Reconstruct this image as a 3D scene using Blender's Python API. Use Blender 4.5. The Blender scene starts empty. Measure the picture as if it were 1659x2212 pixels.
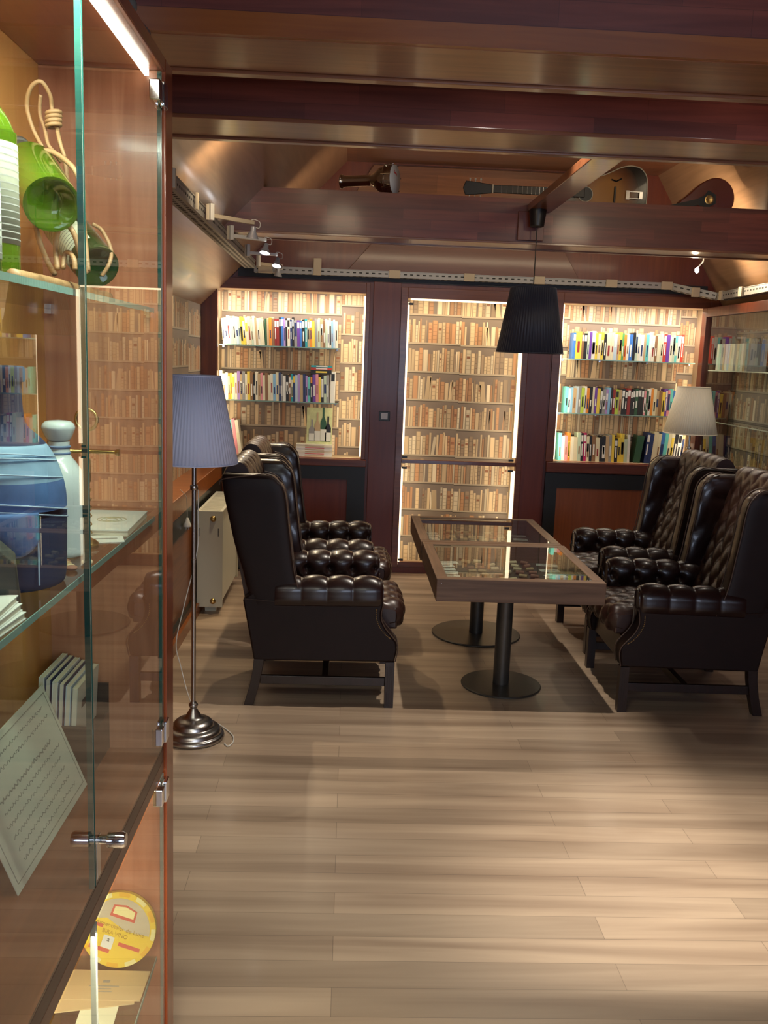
import bpy, bmesh, math, random
from mathutils import Vector, Matrix, Euler
PI = math.pi
sc = bpy.context.scene
COL = sc.collection

# ------------------------------------------------------------------ camera
F_PX, PITCH, YAW, ROLL = 1979.2, 0.1667, -0.04176, 0.03779
cam_d = bpy.data.cameras.new('camera'); cam = bpy.data.objects.new('camera', cam_d); COL.objects.link(cam)
sc.camera = cam
cam_d.sensor_fit = 'VERTICAL'; cam_d.sensor_height = 24.0
cam_d.lens = F_PX / 2212 * 24.0
cam_d.clip_start = 0.02
_f = Vector((-math.sin(YAW)*math.cos(PITCH), math.cos(YAW)*math.cos(PITCH), -math.sin(PITCH)))
_r = Vector((math.cos(YAW), math.sin(YAW), 0)); _u = _r.cross(_f)
r2 = _r*math.cos(ROLL)+_u*math.sin(ROLL); u2 = -_r*math.sin(ROLL)+_u*math.cos(ROLL)
m = Matrix((r2, u2, -_f)).transposed().to_4x4(); m.translation = Vector((0, 0, 1.6))
cam.matrix_world = m

# ------------------------------------------------------------------ colour management, world
sc.view_settings.view_transform = 'Standard'; sc.view_settings.look = 'None'
sc.view_settings.gamma = 1; sc.view_settings.exposure = 0.0; sc.view_settings.use_curve_mapping = False
sc.cycles.use_denoising = True
sc.cycles.max_bounces = 10; sc.cycles.transparent_max_bounces = 24
sc.cycles.glossy_bounces = 4; sc.cycles.diffuse_bounces = 4
sc.cycles.sample_clamp_indirect = 4.0
w = bpy.data.worlds.new('world'); sc.world = w; w.use_nodes = True
w.node_tree.nodes['Background'].inputs[0].default_value = (0.75, 0.8, 1.0, 1)
w.node_tree.nodes['Background'].inputs[1].default_value = 0.3

# ------------------------------------------------------------------ lights
WARM = (1.0, 0.80, 0.52); NEUT = (1.0, 0.90, 0.76); COOL = (0.66, 0.77, 1.0)
def light(name, kind, loc, energy, color, aim=None, size=0.05, size_y=None, angle=60, blend=0.5):
    d = bpy.data.lights.new(name, kind); d.energy = energy; d.color = color
    if kind == 'AREA':
        d.shape = 'RECTANGLE'; d.size = size; d.size_y = size_y or size
    else: d.shadow_soft_size = size
    if kind == 'SPOT': d.spot_size = math.radians(angle); d.spot_blend = blend
    o = bpy.data.objects.new(name, d); COL.objects.link(o); o.location = loc
    if aim is not None:
        v = (Vector(aim)-Vector(loc)); o.rotation_euler = v.to_track_quat('-Z', 'Y').to_euler()
    return o
# daylight through the window behind the photographer
light('window_daylight', 'AREA', (1.2, -2.35, 1.5), 62, COOL, (1.0, 4, 1.2), 2.0, 1.4)
# ceiling spots (their housings are built further down)
CEIL_SPOTS = [((0.88, 3.98, 2.86), (0.88, 3.90, 0), 165, NEUT, 80, .55),
              ((1.25, 2.42, 2.86), (1.28, 2.52, 0), 400, NEUT, 44, 1.0),
              ((0.45, 2.45, 2.86), (0.35, 2.3, 0), 16, NEUT, 80, 1.0),
              ((2.25, 4.6, 2.75), (1.75, 5.1, 0.5), 22, NEUT, 90, .8)]
# uplights added on the middle beam, out of view, to brighten instruments and gable
FILL_UPLIGHTS = [(-.1, 2.91, 2.60, 26, (.3, 5.4, 2.7)), (1.75, 2.91, 2.60, 34, (1.7, 5.4, 2.75))]
light('added_gable_fill', 'AREA', (0.85, 5.80, 2.40), 7, WARM, (0.85, 6.6, 2.75), 2.6, .03)  # unseen bar of light added to brighten the dark gable
for i, (p, a, e, c, an, bl) in enumerate(CEIL_SPOTS):
    light('ceiling_spot_lamp', 'SPOT', p, e, c, a, 0.02, angle=an, blend=bl)
# fluorescent/LED strips
NICHE = [('left', -0.967, 0.095, 0.853, 2.05), ('centre', 0.398, 1.25, 0.045, 2.03), ('right', 1.53, 2.61, 0.885, 2.04)]
LED_W = (1.0, 0.82, 0.54)
light('niche_top_light', 'AREA', (-0.436, 6.772, 2.035), 8.5, NEUT, (-0.436, 6.90, 1.3), 1.0, .02)
light('niche_side_light', 'AREA', (0.085, 6.785, 1.45), 2.6, LED_W, (-0.3, 6.99, 1.45), .02, 1.1)
light('niche_side_light', 'AREA', (-0.955, 6.785, 1.45), 2.6, LED_W, (-0.6, 6.99, 1.45), .02, 1.1)
light('niche_top_light', 'AREA', (0.825, 6.79, 2.015), 3.0, LED_W, (0.825, 6.99, 1.6), .8, .02)
light('niche_side_light', 'AREA', (1.235, 6.79, 1.02), 4.2, LED_W, (1.0, 6.99, 1.02), .02, 1.9)
light('niche_side_light', 'AREA', (0.412, 6.79, 1.02), 3.6, LED_W, (0.65, 6.99, 1.02), .02, 1.9)
light('niche_top_light', 'AREA', (2.07, 6.772, 2.025), 8.5, NEUT, (2.07, 6.90, 1.3), 1.0, .02)
light('niche_side_light', 'AREA', (1.545, 6.785, 1.45), 2.8, LED_W, (1.9, 6.99, 1.45), .02, 1.1)
light('niche_side_light', 'AREA', (2.595, 6.785, 1.45), 2.4, LED_W, (2.3, 6.99, 1.45), .02, 1.1)
light('niche_left_wall_light', 'AREA', (-1.0, 5.6, 2.05), 5.0, LED_W, (-1.1, 5.6, 1.2), .02, 1.9)
light('wall_cabinet_light', 'AREA', (2.66, 5.6, 1.96), 5.0, NEUT, (2.72, 5.6, 1.0), .02, 2.0)
light('cabinet_light', 'AREA', (-0.40, 1.22, 2.07), 26, (0.97, 1.0, 0.84), (-0.49, 1.22, 1.2), .015, 1.05)
light('cabinet_lower_light', 'AREA', (-0.39, 1.30, 0.725), 20, (1.0, 0.9, 0.68), (-0.47, 1.35, 0.2), .015, 1.0)

# ------------------------------------------------------------------ mesh toolkit
class MB:
    def __init__(s): s.v = []; s.f = []; s.m = []; s.c = []
    def face(s, idx, mi=0, col=None): s.f.append(tuple(idx)); s.m.append(mi); s.c.append(col)
    def box(s, x0, x1, y0, y1, z0, z1, mi=0, M=None, col=None):
        b = len(s.v)
        for z in (z0, z1):
            for x, y in ((x0, y0), (x1, y0), (x1, y1), (x0, y1)):
                p = Vector((x, y, z)); p = M @ p if M else p; s.v.append(tuple(p))
        for q in ((0, 3, 2, 1), (4, 5, 6, 7), (0, 1, 5, 4), (1, 2, 6, 5), (2, 3, 7, 6), (3, 0, 4, 7)):
            s.face([b+i for i in q], mi, col)
        return s
    def quad(s, a, b_, c, d, mi=0, col=None):
        b = len(s.v); s.v += [tuple(a), tuple(b_), tuple(c), tuple(d)]; s.face((b, b+1, b+2, b+3), mi, col); return s
    def lathe(s, prof, c=(0, 0, 0), n=32, mi=0, M=None, caps=True):
        b = len(s.v)
        for r, z in prof:
            for k in range(n):
                a = 2*PI*k/n; p = Vector((r*math.cos(a), r*math.sin(a), z)); p = (M @ p if M else p)+Vector(c); s.v.append(tuple(p))
        for i in range(len(prof)-1):
            for k in range(n):
                k2 = (k+1) % n
                s.face((b+i*n+k, b+i*n+k2, b+(i+1)*n+k2, b+(i+1)*n+k), mi)
        if caps:
            if prof[0][0] > 1e-5: s.face([b+k for k in reversed(range(n))], mi)
            if prof[-1][0] > 1e-5: s.face([b+(len(prof)-1)*n+k for k in range(n)], mi)
        return s
    def tube(s, pts, r, n=8, mi=0, closed=False):
        pts = [Vector(p) for p in pts]; N = len(pts); b = len(s.v)
        rr = r if isinstance(r, (list, tuple)) else [r]*N
        prev = None
        for i, p in enumerate(pts):
            if closed: t = pts[(i+1) % N]-pts[i-1]
            else: t = pts[min(i+1, N-1)]-pts[max(i-1, 0)]
            if t.length < 1e-9: t = Vector((0, 0, 1))
            t.normalize()
            if prev is None:
                a = Vector((0, 0, 1)) if abs(t.z) < .9 else Vector((1, 0, 0)); u = t.cross(a).normalized()
            else:
                u = prev-t*prev.dot(t); u = u.normalized() if u.length > 1e-6 else t.orthogonal().normalized()
            prev = u; w_ = t.cross(u)
            for k in range(n):
                a = 2*PI*k/n; s.v.append(tuple(p+(u*math.cos(a)+w_*math.sin(a))*rr[i]))
        for i in range(N if closed else N-1):
            j = (i+1) % N
            for k in range(n):
                k2 = (k+1) % n; s.face((b+i*n+k, b+i*n+k2, b+j*n+k2, b+j*n+k), mi)
        if not closed:
            s.face([b+k for k in reversed(range(n))], mi); s.face([b+(N-1)*n+k for k in range(n)], mi)
        return s
    def prism(s, poly, fn, lo, hi, mi=0):
        """poly: 2D points; fn(a,b,t)->xyz; extruded t=lo..hi"""
        b = len(s.v); n = len(poly)
        for t in (lo, hi):
            for a_, b_ in poly: s.v.append(tuple(fn(a_, b_, t)))
        s.face([b+i for i in range(n)], mi); s.face([b+n+i for i in reversed(range(n))], mi)
        for i in range(n):
            j = (i+1) % n; s.face((b+j, b+i, b+n+i, b+n+j), mi)
        return s
    def grid(s, fn, nu, nv, mi=0, cu=False, col=None):
        b = len(s.v)
        for i in range(nu+(0 if cu else 1)):
            for j in range(nv+1): s.v.append(tuple(fn(i/nu, j/nv)))
        R = nu if cu else nu+1
        for i in range(nu):
            for j in range(nv):
                i2 = (i+1) % R
                s.face((b+i*(nv+1)+j, b+i2*(nv+1)+j, b+i2*(nv+1)+j+1, b+i*(nv+1)+j+1), mi, col)
        return s
    def sphere(s, c, r, n=8, mi=0, sz=1.0):
        prof = [(r*math.sin(PI*i/n), -r*math.cos(PI*i/n)*sz) for i in range(n+1)]
        return s.lathe([(max(a, 1e-6), b) for a, b in prof], c, n*2, mi, caps=False)

def wpos(o):
    p = Vector((0, 0, 0))
    while o is not None: p += o.location; o = o.parent
    return p
def finish(o, parent, local):
    COL.objects.link(o)
    if parent is not None: o.parent = parent
def obj(name, mb, mats, parent=None, smooth=False, bevel=0, local=False, recalc=True, autosmooth=None):
    """vertices are given in world space unless local=True (then in the parent's frame)"""
    if not isinstance(mats, (list, tuple)): mats = [mats]
    me = bpy.data.meshes.new(name)
    off = Vector((0, 0, 0)); loc = None
    if parent is not None:
        if not local: off = wpos(parent)
    else:
        xs = [v[0] for v in mb.v]; ys = [v[1] for v in mb.v]; zs = [v[2] for v in mb.v]
        off = Vector(((min(xs)+max(xs))/2, (min(ys)+max(ys))/2, min(zs))); loc = off
    me.from_pydata([(v[0]-off.x, v[1]-off.y, v[2]-off.z) for v in mb.v], [], mb.f)
    for mt in mats: me.materials.append(mt)
    for p, mi in zip(me.polygons, mb.m): p.material_index = mi; p.use_smooth = smooth
    if any(c is not None for c in mb.c):
        ca = me.color_attributes.new('Col', 'FLOAT_COLOR', 'CORNER')
        for p, c in zip(me.polygons, mb.c):
            c = c or (1, 1, 1)
            for li in p.loop_indices: ca.data[li].color = (c[0], c[1], c[2], 1)
    me.update()
    if recalc:
        bm = bmesh.new(); bm.from_mesh(me); bmesh.ops.recalc_face_normals(bm, faces=bm.faces); bm.to_mesh(me); bm.free()
    if smooth and autosmooth:
        try: me.set_sharp_from_angle(angle=math.radians(autosmooth))
        except Exception: pass
    o = bpy.data.objects.new(name, me)
    if loc is not None: o.location = loc
    finish(o, parent, local)
    if bevel:
        b = o.modifiers.new('bevel', 'BEVEL'); b.width = bevel; b.segments = 2; b.limit_method = 'ANGLE'; b.angle_limit = math.radians(40)
    return o
def empty(name, loc, label, cat, group=None, rz=0):
    o = bpy.data.objects.new(name, None); COL.objects.link(o); o.location = loc; o.rotation_euler[2] = rz
    o.empty_display_size = .05
    return tag(o, label, cat, group)
def tag(o, label, cat, group=None):
    o['label'] = label; o['category'] = cat
    if group: o['group'] = group
    return o
def struct(name, mb, mats, parent=None, **k):
    o = obj(name, mb, mats, parent, **k)
    if parent is None: o['kind'] = 'structure'
    return o
def copy_tree(o, parent=None):
    c = o.copy(); COL.objects.link(c); c.parent = parent
    for ch in list(o.children): copy_tree(ch, c)
    return c
def spline(pts, n=8, closed=False):
    P = [Vector(p) for p in pts]; out = []; N = len(P)
    for i in range(N if closed else N-1):
        p0 = P[i-1] if (i > 0 or closed) else P[0]; p1 = P[i]; p2 = P[(i+1) % N]
        p3 = P[(i+2) % N] if (closed or i+2 < N) else P[-1]
        for k in range(n):
            t = k/n
            out.append(.5*((2*p1)+(p2-p0)*t+(2*p0-5*p1+4*p2-p3)*t*t+(3*p1-p0-3*p2+p3)*t*t*t))
    if not closed: out.append(P[-1])
    return out
def text_mesh(name, body, size, M, mat, parent, extrude=.0004, local=False):
    cu = bpy.data.curves.new('txt', 'FONT'); cu.body = body; cu.size = size; cu.extrude = extrude
    cu.align_x = 'CENTER'; cu.align_y = 'CENTER'
    t = bpy.data.objects.new('txt', cu); COL.objects.link(t)
    dg = bpy.context.evaluated_depsgraph_get()
    me = bpy.data.meshes.new_from_object(t.evaluated_get(dg)); bpy.data.objects.remove(t)
    me.transform(M)
    if parent is not None and not local: me.transform(Matrix.Translation(-wpos(parent)))
    me.name = name; me.materials.clear(); me.materials.append(mat)
    for p in me.polygons: p.material_index = 0
    o = bpy.data.objects.new(name, me); finish(o, parent, local); return o

# ------------------------------------------------------------------ materials
MC = {}
def new_mat(name):
    mt = bpy.data.materials.new(name); mt.use_nodes = True
    nt = mt.node_tree; return mt, nt, nt.nodes['Principled BSDF']
def mat(name, col, rough=.5, metal=0, spec=.5, coat=0, noise=0, nscale=20, bump=0, emit=None, estr=0, sheen=0, trans=0, alpha=1):
    key = name
    if key in MC: return MC[key]
    mt, nt, b = new_mat(name)
    b.inputs['Base Color'].default_value = (*col, 1); b.inputs['Roughness'].default_value = rough
    b.inputs['Metallic'].default_value = metal; b.inputs['Specular IOR Level'].default_value = spec
    b.inputs['Coat Weight'].default_value = coat
    b.inputs['Transmission Weight'].default_value = trans
    if sheen: b.inputs['Sheen Weight'].default_value = sheen
    if emit: b.inputs['Emission Color'].default_value = (*emit, 1); b.inputs['Emission Strength'].default_value = estr
    if noise or bump:
        tc = nt.nodes.new('ShaderNodeTexCoord'); n = nt.nodes.new('ShaderNodeTexNoise'); n.inputs['Scale'].default_value = nscale; n.inputs['Detail'].default_value = 5
        nt.links.new(tc.outputs['Object'], n.inputs['Vector'])
        if noise:
            mx = nt.nodes.new('ShaderNodeMix'); mx.data_type = 'RGBA'
            mx.inputs[6].default_value = (*[c*(1-noise) for c in col], 1); mx.inputs[7].default_value = (*[min(1, c*(1+noise)) for c in col], 1)
            nt.links.new(n.outputs['Fac'], mx.inputs[0]); nt.links.new(mx.outputs[2], b.inputs['Base Color'])
        if bump:
            bp = nt.nodes.new('ShaderNodeBump'); bp.inputs['Strength'].default_value = bump; bp.inputs['Distance'].default_value = .002
            nt.links.new(n.outputs['Fac'], bp.inputs['Height']); nt.links.new(bp.outputs[0], b.inputs['Normal'])
    MC[key] = mt; return mt
def wood(name, c1, c2, axis='X', rough=.32, strips=None, coat=.25, scale=6, mort=None):
    """fine-grained varnished wood; strips=(length,width) adds block-glued staves"""
    if name in MC: return MC[name]
    mt, nt, b = new_mat(name); L = nt.links
    tc = nt.nodes.new('ShaderNodeTexCoord'); mp = nt.nodes.new('ShaderNodeMapping')
    geo = nt.nodes.new('ShaderNodeNewGeometry')
    L.new(geo.outputs['Position'], mp.inputs['Vector'])
    sq = {'X': (.06, 1, 1), 'Y': (1, .06, 1), 'Z': (1, 1, .06)}[axis]
    mp.inputs['Scale'].default_value = tuple(q*scale*4 for q in sq)
    n = nt.nodes.new('ShaderNodeTexNoise'); n.inputs['Scale'].default_value = 1.6; n.inputs['Detail'].default_value = 6; n.inputs['Distortion'].default_value = .6
    L.new(mp.outputs[0], n.inputs['Vector'])
    cr = nt.nodes.new('ShaderNodeValToRGB'); cr.color_ramp.elements[0].position = .3; cr.color_ramp.elements[1].position = .7
    cr.color_ramp.elements[0].color = (*c1, 1); cr.color_ramp.elements[1].color = (*c2, 1)
    L.new(n.outputs['Fac'], cr.inputs[0]); out = cr.outputs[0]
    if strips:
        br = nt.nodes.new('ShaderNodeTexBrick'); mp2 = nt.nodes.new('ShaderNodeMapping')
        # X/Z plane of a beam face, or X/Y plane of a floor
        if strips[2] == 'XZ': mp2.inputs['Rotation'].default_value = (PI/2, 0, 0)
        if strips[2] == 'ZX': mp2.inputs['Rotation'].default_value = (0, PI/2, 0)
        L.new(geo.outputs['Position'], mp2.inputs['Vector']); L.new(mp2.outputs[0], br.inputs['Vector'])
        br.inputs['Scale'].default_value = 1; br.inputs['Brick Width'].default_value = strips[0]; br.inputs['Row Height'].default_value = strips[1]
        br.inputs['Mortar Size'].default_value = strips[3]; br.inputs['Mortar Smooth'].default_value = 0
        br.offset = .37; br.inputs['Bias'].default_value = 0
        br.inputs['Color1'].default_value = (*[strips[4]]*3, 1); br.inputs['Color2'].default_value = (*[strips[5]]*3, 1); br.inputs['Mortar'].default_value = (*[strips[6]]*3, 1)
        mx = nt.nodes.new('ShaderNodeMix'); mx.data_type = 'RGBA'; mx.blend_type = 'MULTIPLY'; mx.inputs[0].default_value = 1
        L.new(out, mx.inputs[6]); L.new(br.outputs['Color'], mx.inputs[7]); out = mx.outputs[2]
    L.new(out, b.inputs['Base Color'])
    b.inputs['Roughness'].default_value = rough; b.inputs['Coat Weight'].default_value = coat; b.inputs['Coat Roughness'].default_value = .12
    bp = nt.nodes.new('ShaderNodeBump'); bp.inputs['Strength'].default_value = .12; bp.inputs['Distance'].default_value = .002
    L.new(n.outputs['Fac'], bp.inputs['Height']); L.new(bp.outputs[0], b.inputs['Normal'])
    MC[name] = mt; return mt
def glass(name, tint=(1, 1, 1), gain=1.6, rough=0.0):
    if name in MC: return MC[name]
    mt = bpy.data.materials.new(name); mt.use_nodes = True; nt = mt.node_tree; nt.nodes.clear(); L = nt.links
    out = nt.nodes.new('ShaderNodeOutputMaterial'); mx = nt.nodes.new('ShaderNodeMixShader')
    tr = nt.nodes.new('ShaderNodeBsdfTransparent'); tr.inputs[0].default_value = (*tint, 1)
    gl = nt.nodes.new('ShaderNodeBsdfGlossy'); gl.inputs['Roughness'].default_value = rough
    fr = nt.nodes.new('ShaderNodeFresnel'); fr.inputs['IOR'].default_value = 1.5
    geo = nt.nodes.new('ShaderNodeNewGeometry')
    inv = nt.nodes.new('ShaderNodeMath'); inv.operation = 'SUBTRACT'; inv.inputs[0].default_value = 1; L.new(geo.outputs['Backfacing'], inv.inputs[1])
    m1 = nt.nodes.new('ShaderNodeMath'); m1.operation = 'MULTIPLY'; m1.inputs[1].default_value = gain; m1.use_clamp = True
    L.new(fr.outputs[0], m1.inputs[0]); m2 = nt.nodes.new('ShaderNodeMath'); m2.operation = 'MULTIPLY'
    L.new(m1.outputs[0], m2.inputs[0]); L.new(inv.outputs[0], m2.inputs[1])
    L.new(m2.outputs[0], mx.inputs[0]); L.new(tr.outputs[0], mx.inputs[1]); L.new(gl.outputs[0], mx.inputs[2]); L.new(mx.outputs[0], out.inputs[0])
    MC[name] = mt; return mt
def vcol_mat(name, rough=.6):
    mt, nt, b = new_mat(name)
    a = nt.nodes.new('ShaderNodeVertexColor'); a.layer_name = 'Col'
    nt.links.new(a.outputs[0], b.inputs['Base Color']); b.inputs['Roughness'].default_value = rough
    return mt
MAHOG = wood('mahogany', (.085, .016, .007), (.155, .034, .012), 'Z')
MAHOGX = wood('mahogany_horizontal', (.09, .018, .007), (.17, .038, .013), 'X')
MAHOGY = wood('mahogany_depthwise', (.10, .022, .008), (.20, .05, .016), 'Y')
PANEL = wood('wall_panel', (.11, .017, .008), (.15, .026, .010), 'Z', rough=.38, coat=.1)
BEAM = wood('beam_stave_wood', (.13, .028, .018), (.23, .058, .036), 'X', rough=.42, coat=.12, strips=(.42, .055, 'XZ', .0006, .62, 1.12, .6))
BEAMU = wood('beam_soffit_wood', (.17, .055, .022), (.27, .10, .042), 'X', rough=.30, coat=.4)
FRAMEW = wood('bookcase_frame_wood', (.13, .032, .010), (.20, .055, .016), 'X', rough=.34)
LIP = wood('orange_trim_wood', (.22, .06, .012), (.32, .10, .02), 'X')
CEILW = wood('ceiling_veneer', (.13, .045, .018), (.20, .075, .03), 'X', rough=.36, strips=(.9, .12, 'XZ', .0008, .8, 1.08, .6))
SLOPE = wood('sloped_ceiling_veneer', (.24, .135, .072), (.32, .18, .10), 'Y', rough=.30, coat=.35)
CAB_IN = wood('cabinet_inner_veneer', (.26, .075, .022), (.36, .12, .035), 'Z', rough=.4)
CAB_BACK = wood('cabinet_back_veneer', (.66, .29, .075), (.74, .35, .095), 'Z', rough=.45, coat=0)
CAB_OUT = wood('cabinet_outer_veneer', (.16, .03, .008), (.26, .055, .014), 'Z', rough=.28, coat=.5)
CAB_Y = wood('cabinet_rail_veneer', (.18, .05, .02), (.27, .08, .03), 'Y', rough=.3, coat=.4)
FLOORM = wood('laminate_planks', (.27, .185, .125), (.53, .40, .285), 'X', rough=.38, coat=.08, scale=1.6, strips=(1.22, .106, 'XY', .0009, .76, 1.08, .5))
TABLEW = wood('reclaimed_table_wood', (.10, .052, .028), (.19, .105, .06), 'X', rough=.5, coat=.05, scale=7)
TABLEY = wood('reclaimed_table_wood_side', (.10, .052, .028), (.19, .105, .06), 'Y', rough=.5, coat=.05, scale=7)
LEGW = wood('dark_leg_wood', (.011, .004, .003), (.022, .007, .005), 'Z', rough=.35)
LEATHER_S = mat('smooth_oxblood_leather', (.013, .005, .004), rough=.5, spec=.25, noise=.3, nscale=14, bump=.2)
LEATHER = mat('oxblood_leather', (.016, .0055, .005), rough=.30, coat=.2, noise=.45, nscale=9, bump=.25)
LEATHER_WLIT = mat('worn_lit_oxblood_leather', (.034, .013, .009), rough=.36, coat=.15, noise=.4, nscale=12, bump=.25)  # paler for wear and for overhead light painted into seats and backs
PIPE = mat('leather_piping', (.075, .042, .028), rough=.45)  # browner than the hide: light caught by the edges is put into the colour
BRASS = mat('antique_brass', (.55, .36, .13), rough=.28, metal=1)
CHROME = mat('chrome', (.75, .75, .76), rough=.12, metal=1)
STEEL = mat('brushed_steel', (.42, .40, .38), rough=.28, metal=1)
DARKMET = mat('dark_bronze_metal', (.085, .078, .068), rough=.38, metal=.6, noise=.15, nscale=30)
BLACK = mat('black_paint', (.006, .006, .006), rough=.45)
BLACKM = mat('black_plastic', (.012, .012, .014), rough=.4)
WHITE = mat('white_plastic', (.72, .70, .64), rough=.4)
CREAMP = mat('radiator_enamel', (.62, .60, .48), rough=.4)
TRAY = mat('galvanised_tray', (.30, .29, .28), rough=.45, metal=.4)
TRAYC = mat('beige_tray_clip', (.50, .42, .30), rough=.5)
SLOT = mat('tray_slot_dark', (.02, .02, .02), rough=.8)
PAPER = mat('white_paper', (.78, .80, .76), rough=.7)
PAGES = mat('book_pages', (.70, .64, .50), rough=.8)
KRAFT = mat('kraft_paper', (.62, .46, .24), rough=.8)
INK = mat('ink', (.06, .055, .05), rough=.7)
WHITEINK = mat('white_ink', (.8, .8, .78), rough=.6)
GLASS = glass('pane_glass', (.95, .98, .96), 1.35)
GLASST = glass('table_glass', (.90, .95, .92), 1.6)
GEDGE = mat('green_glass_edge', (.02, .09, .075), rough=.15, spec=.8)
GEDGEL = mat('pale_glass_edge', (.22, .36, .33), rough=.2, spec=.8)
LED = mat('led_strip', (1, 1, 1), emit=(1.0, .98, .86), estr=9)
LEDW = mat('warm_led_strip', (1, 1, 1), emit=(1.0, .80, .50), estr=2.6)
BULB = mat('lit_bulb', (1, 1, 1), emit=(.95, .97, 1.0), estr=25)
GREENB = mat('green_bottle_glass', (.12, .26, .015), rough=.06, spec=.7, trans=.55)
GREEND = mat('dark_bottle_glass', (.02, .05, .012), rough=.08, spec=.7)
WALLPRINT = vcol_mat('printed_book_wallpaper', .55)
DULL = mat('plain_brown_wall', (.12, .06, .035), rough=.7)

# ------------------------------------------------------------------ setting
XL, XR, YB, YF = -0.97, 2.72, 6.76, -2.5
SLZ = 2.03                                    # height where slopes start
SR = 1.6
def wall_z_slope(x): return min(SLZ+(x-XL)*1.02, SLZ+(XR-x)*SR, 3.0)
struct('floor', MB().box(XL-.25, XR+.25, YF-.1, YB+.3, -.06, 0), FLOORM)
ZC = 2.95; dx = (ZC-SLZ)/1.02; dxr = (ZC-SLZ)/SR
struct('ceiling', MB().box(XL+dx-.05, XR-dxr+.05, YF-.1, YB+.3, ZC, ZC+.05), CEILW)
mb = MB(); T = .05
for sx, x0 in ((1, XL), (-1, XR)):
    k_, dd = (1.02, dx) if sx > 0 else (SR, dxr)
    a = Vector((x0, 0, SLZ)); b = Vector((x0+sx*dd, 0, ZC)); n = Vector((-sx*(ZC-SLZ), 0, dd)).normalized()*T
    a2 = a-Vector((sx*.15, 0, .15*k_))
    poly = [(a2.x, a2.z), (b.x, b.z), (b.x+n.x, b.z+n.z), (a2.x+n.x, a2.z+n.z)]
    mb = MB().prism(poly, lambda p, q, t: (p, t, q), YF-.1, YB+.3)
    struct('trim_1' if sx > 0 else 'trim_2', mb, SLOPE)
# back wall: gable with three openings
mb = MB(); yb1 = YB+.05
def wall_piece(x0, x1, z0, z1): mb.box(x0, x1, YB, yb1, z0, z1)
wall_piece(XL, -0.967, 0, 2.13)
wall_piece(-0.967, 0.095, 0, .853); wall_piece(-0.967, 0.095, 2.05, 2.13)
wall_piece(0.095, 0.398, 0, 2.13); wall_piece(0.398, 1.25, 0, .045); wall_piece(0.398, 1.25, 2.03, 2.13)
wall_piece(1.25, 1.53, 0, 2.13); wall_piece(1.53, 2.61, 0, .885); wall_piece(1.53, 2.61, 2.04, 2.13)
wall_piece(2.61, XR, 0, 2.13)
gp = [(XL+.1, 2.13), (XR-.06, 2.13), (XR-dxr, ZC), (XL+dx, ZC)]
mb.prism(gp, lambda p, q, t: (p, t, q), YB, yb1)
struct('wall_back', mb, PANEL)
struct('wall_rear_lining', MB().box(XL-.2, XR+.25, YB+.27, YB+.3, 0, 3.0), DULL).name = 'wall_back_outer'
# gable veneer panels above the openings
mb = MB(); mb.prism([(-.05, 2.20), (1.63, 2.20), (1.49, 2.42), (.14, 2.42)], lambda p, q, t: (p, t, q), YB-.03, YB-.001)
struct('trim_3', mb, wood('lower_gable_veneer', (.11, .028, .012), (.15, .04, .018), 'X', rough=.4), bevel=.003)
mb = MB(); mb.prism([(-.18, 2.46), (2.2, 2.46), (1.85, 2.93), (.12, 2.93)], lambda p, q, t: (p, t, q), YB-.03, YB-.001)
struct('trim_4', mb, CEILW, bevel=.003)
# dark upper band behind the tray
struct('trim_5', MB().box(XL+.15, XR-.15, YB-.02, YB-.001, 2.135, 2.198), BLACK)
# frames round the openings
def frame(mbx, x0, x1, z0, z1, w_, y0, y1, wt=None, wb=None):
    wt = w_ if wt is None else wt; wb = w_ if wb is None else wb
    mbx.box(x0-w_, x0, y0, y1, z0-wb, z1+wt); mbx.box(x1, x1+w_, y0, y1, z0-wb, z1+wt)
    if wt: mbx.box(x0, x1, y0, y1, z1, z1+wt)
    if wb: mbx.box(x0, x1, y0, y1, z0-wb, z0)
# walls left / right / front
mb = MB(); mb.box(XL-.16, XL-.11, YF-.1, YB+.3, 0, 2.2)
struct('wall_left', mb, DULL)
mb = MB(); mb.box(XR+.11, XR+.16, YF-.1, YB+.3, 0, 2.2)
struct('wall_right', mb, DULL)
mb = MB(); mb.box(XL-.16, .2, YF-.1, YF, 0, 3.0); mb.box(2.2, XR+.2, YF-.1, YF, 0, 3.0); mb.box(.2, 2.2, YF-.1, YF, 0, .8); mb.box(.2, 2.2, YF-.1, YF, 2.2, 3.0)
struct('wall_front', mb, DULL)
mb = MB(); frame(mb, .2, 2.2, .8, 2.2, .05, YF-.05, YF+.02); mb.box(1.18, 1.22, YF-.05, YF+.01, .8, 2.2)
wf = struct('window_1', mb, WHITE)
obj('pane', MB().box(.2, 2.2, YF-.06, YF-.055, .8, 2.2), GLASS, wf)
# left wall lining
mb = MB()
mb.box(XL-.11, XL, YF, 3.9, .72, 2.1); struct('wall_left_panel', mb, MAHOG).name = 'wall_left_upper'
mb = MB(); mb.box(XL-.11, XL+.04, YF, YB, .10, .57); struct('wall_left_lower', mb, wood('left_lower_panel', (.22, .06, .012), (.33, .10, .02), 'Y', rough=.3, coat=.3))
mb = MB(); mb.box(XL-.11, XL+.045, YF, YB, .57, .69); mb.box(XL-.11, XL+.065, YF, YB, .0, .10)
struct('trim_6', mb, mat('black_green_band', (.02, .022, .016), rough=.3))
struct('baseboard_left', MB().box(XL+.065, XL+.085, YF, YB-.02, 0, .07), LIP)
struct('trim_7', MB().box(XL-.11, XL+.05, 3.9, YB, .69, .80), LIP, bevel=.004)       # sill board
struct('trim_8', MB().box(XL-.11, XL, 3.9, YB, 2.06, 2.12), MAHOGY)
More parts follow.
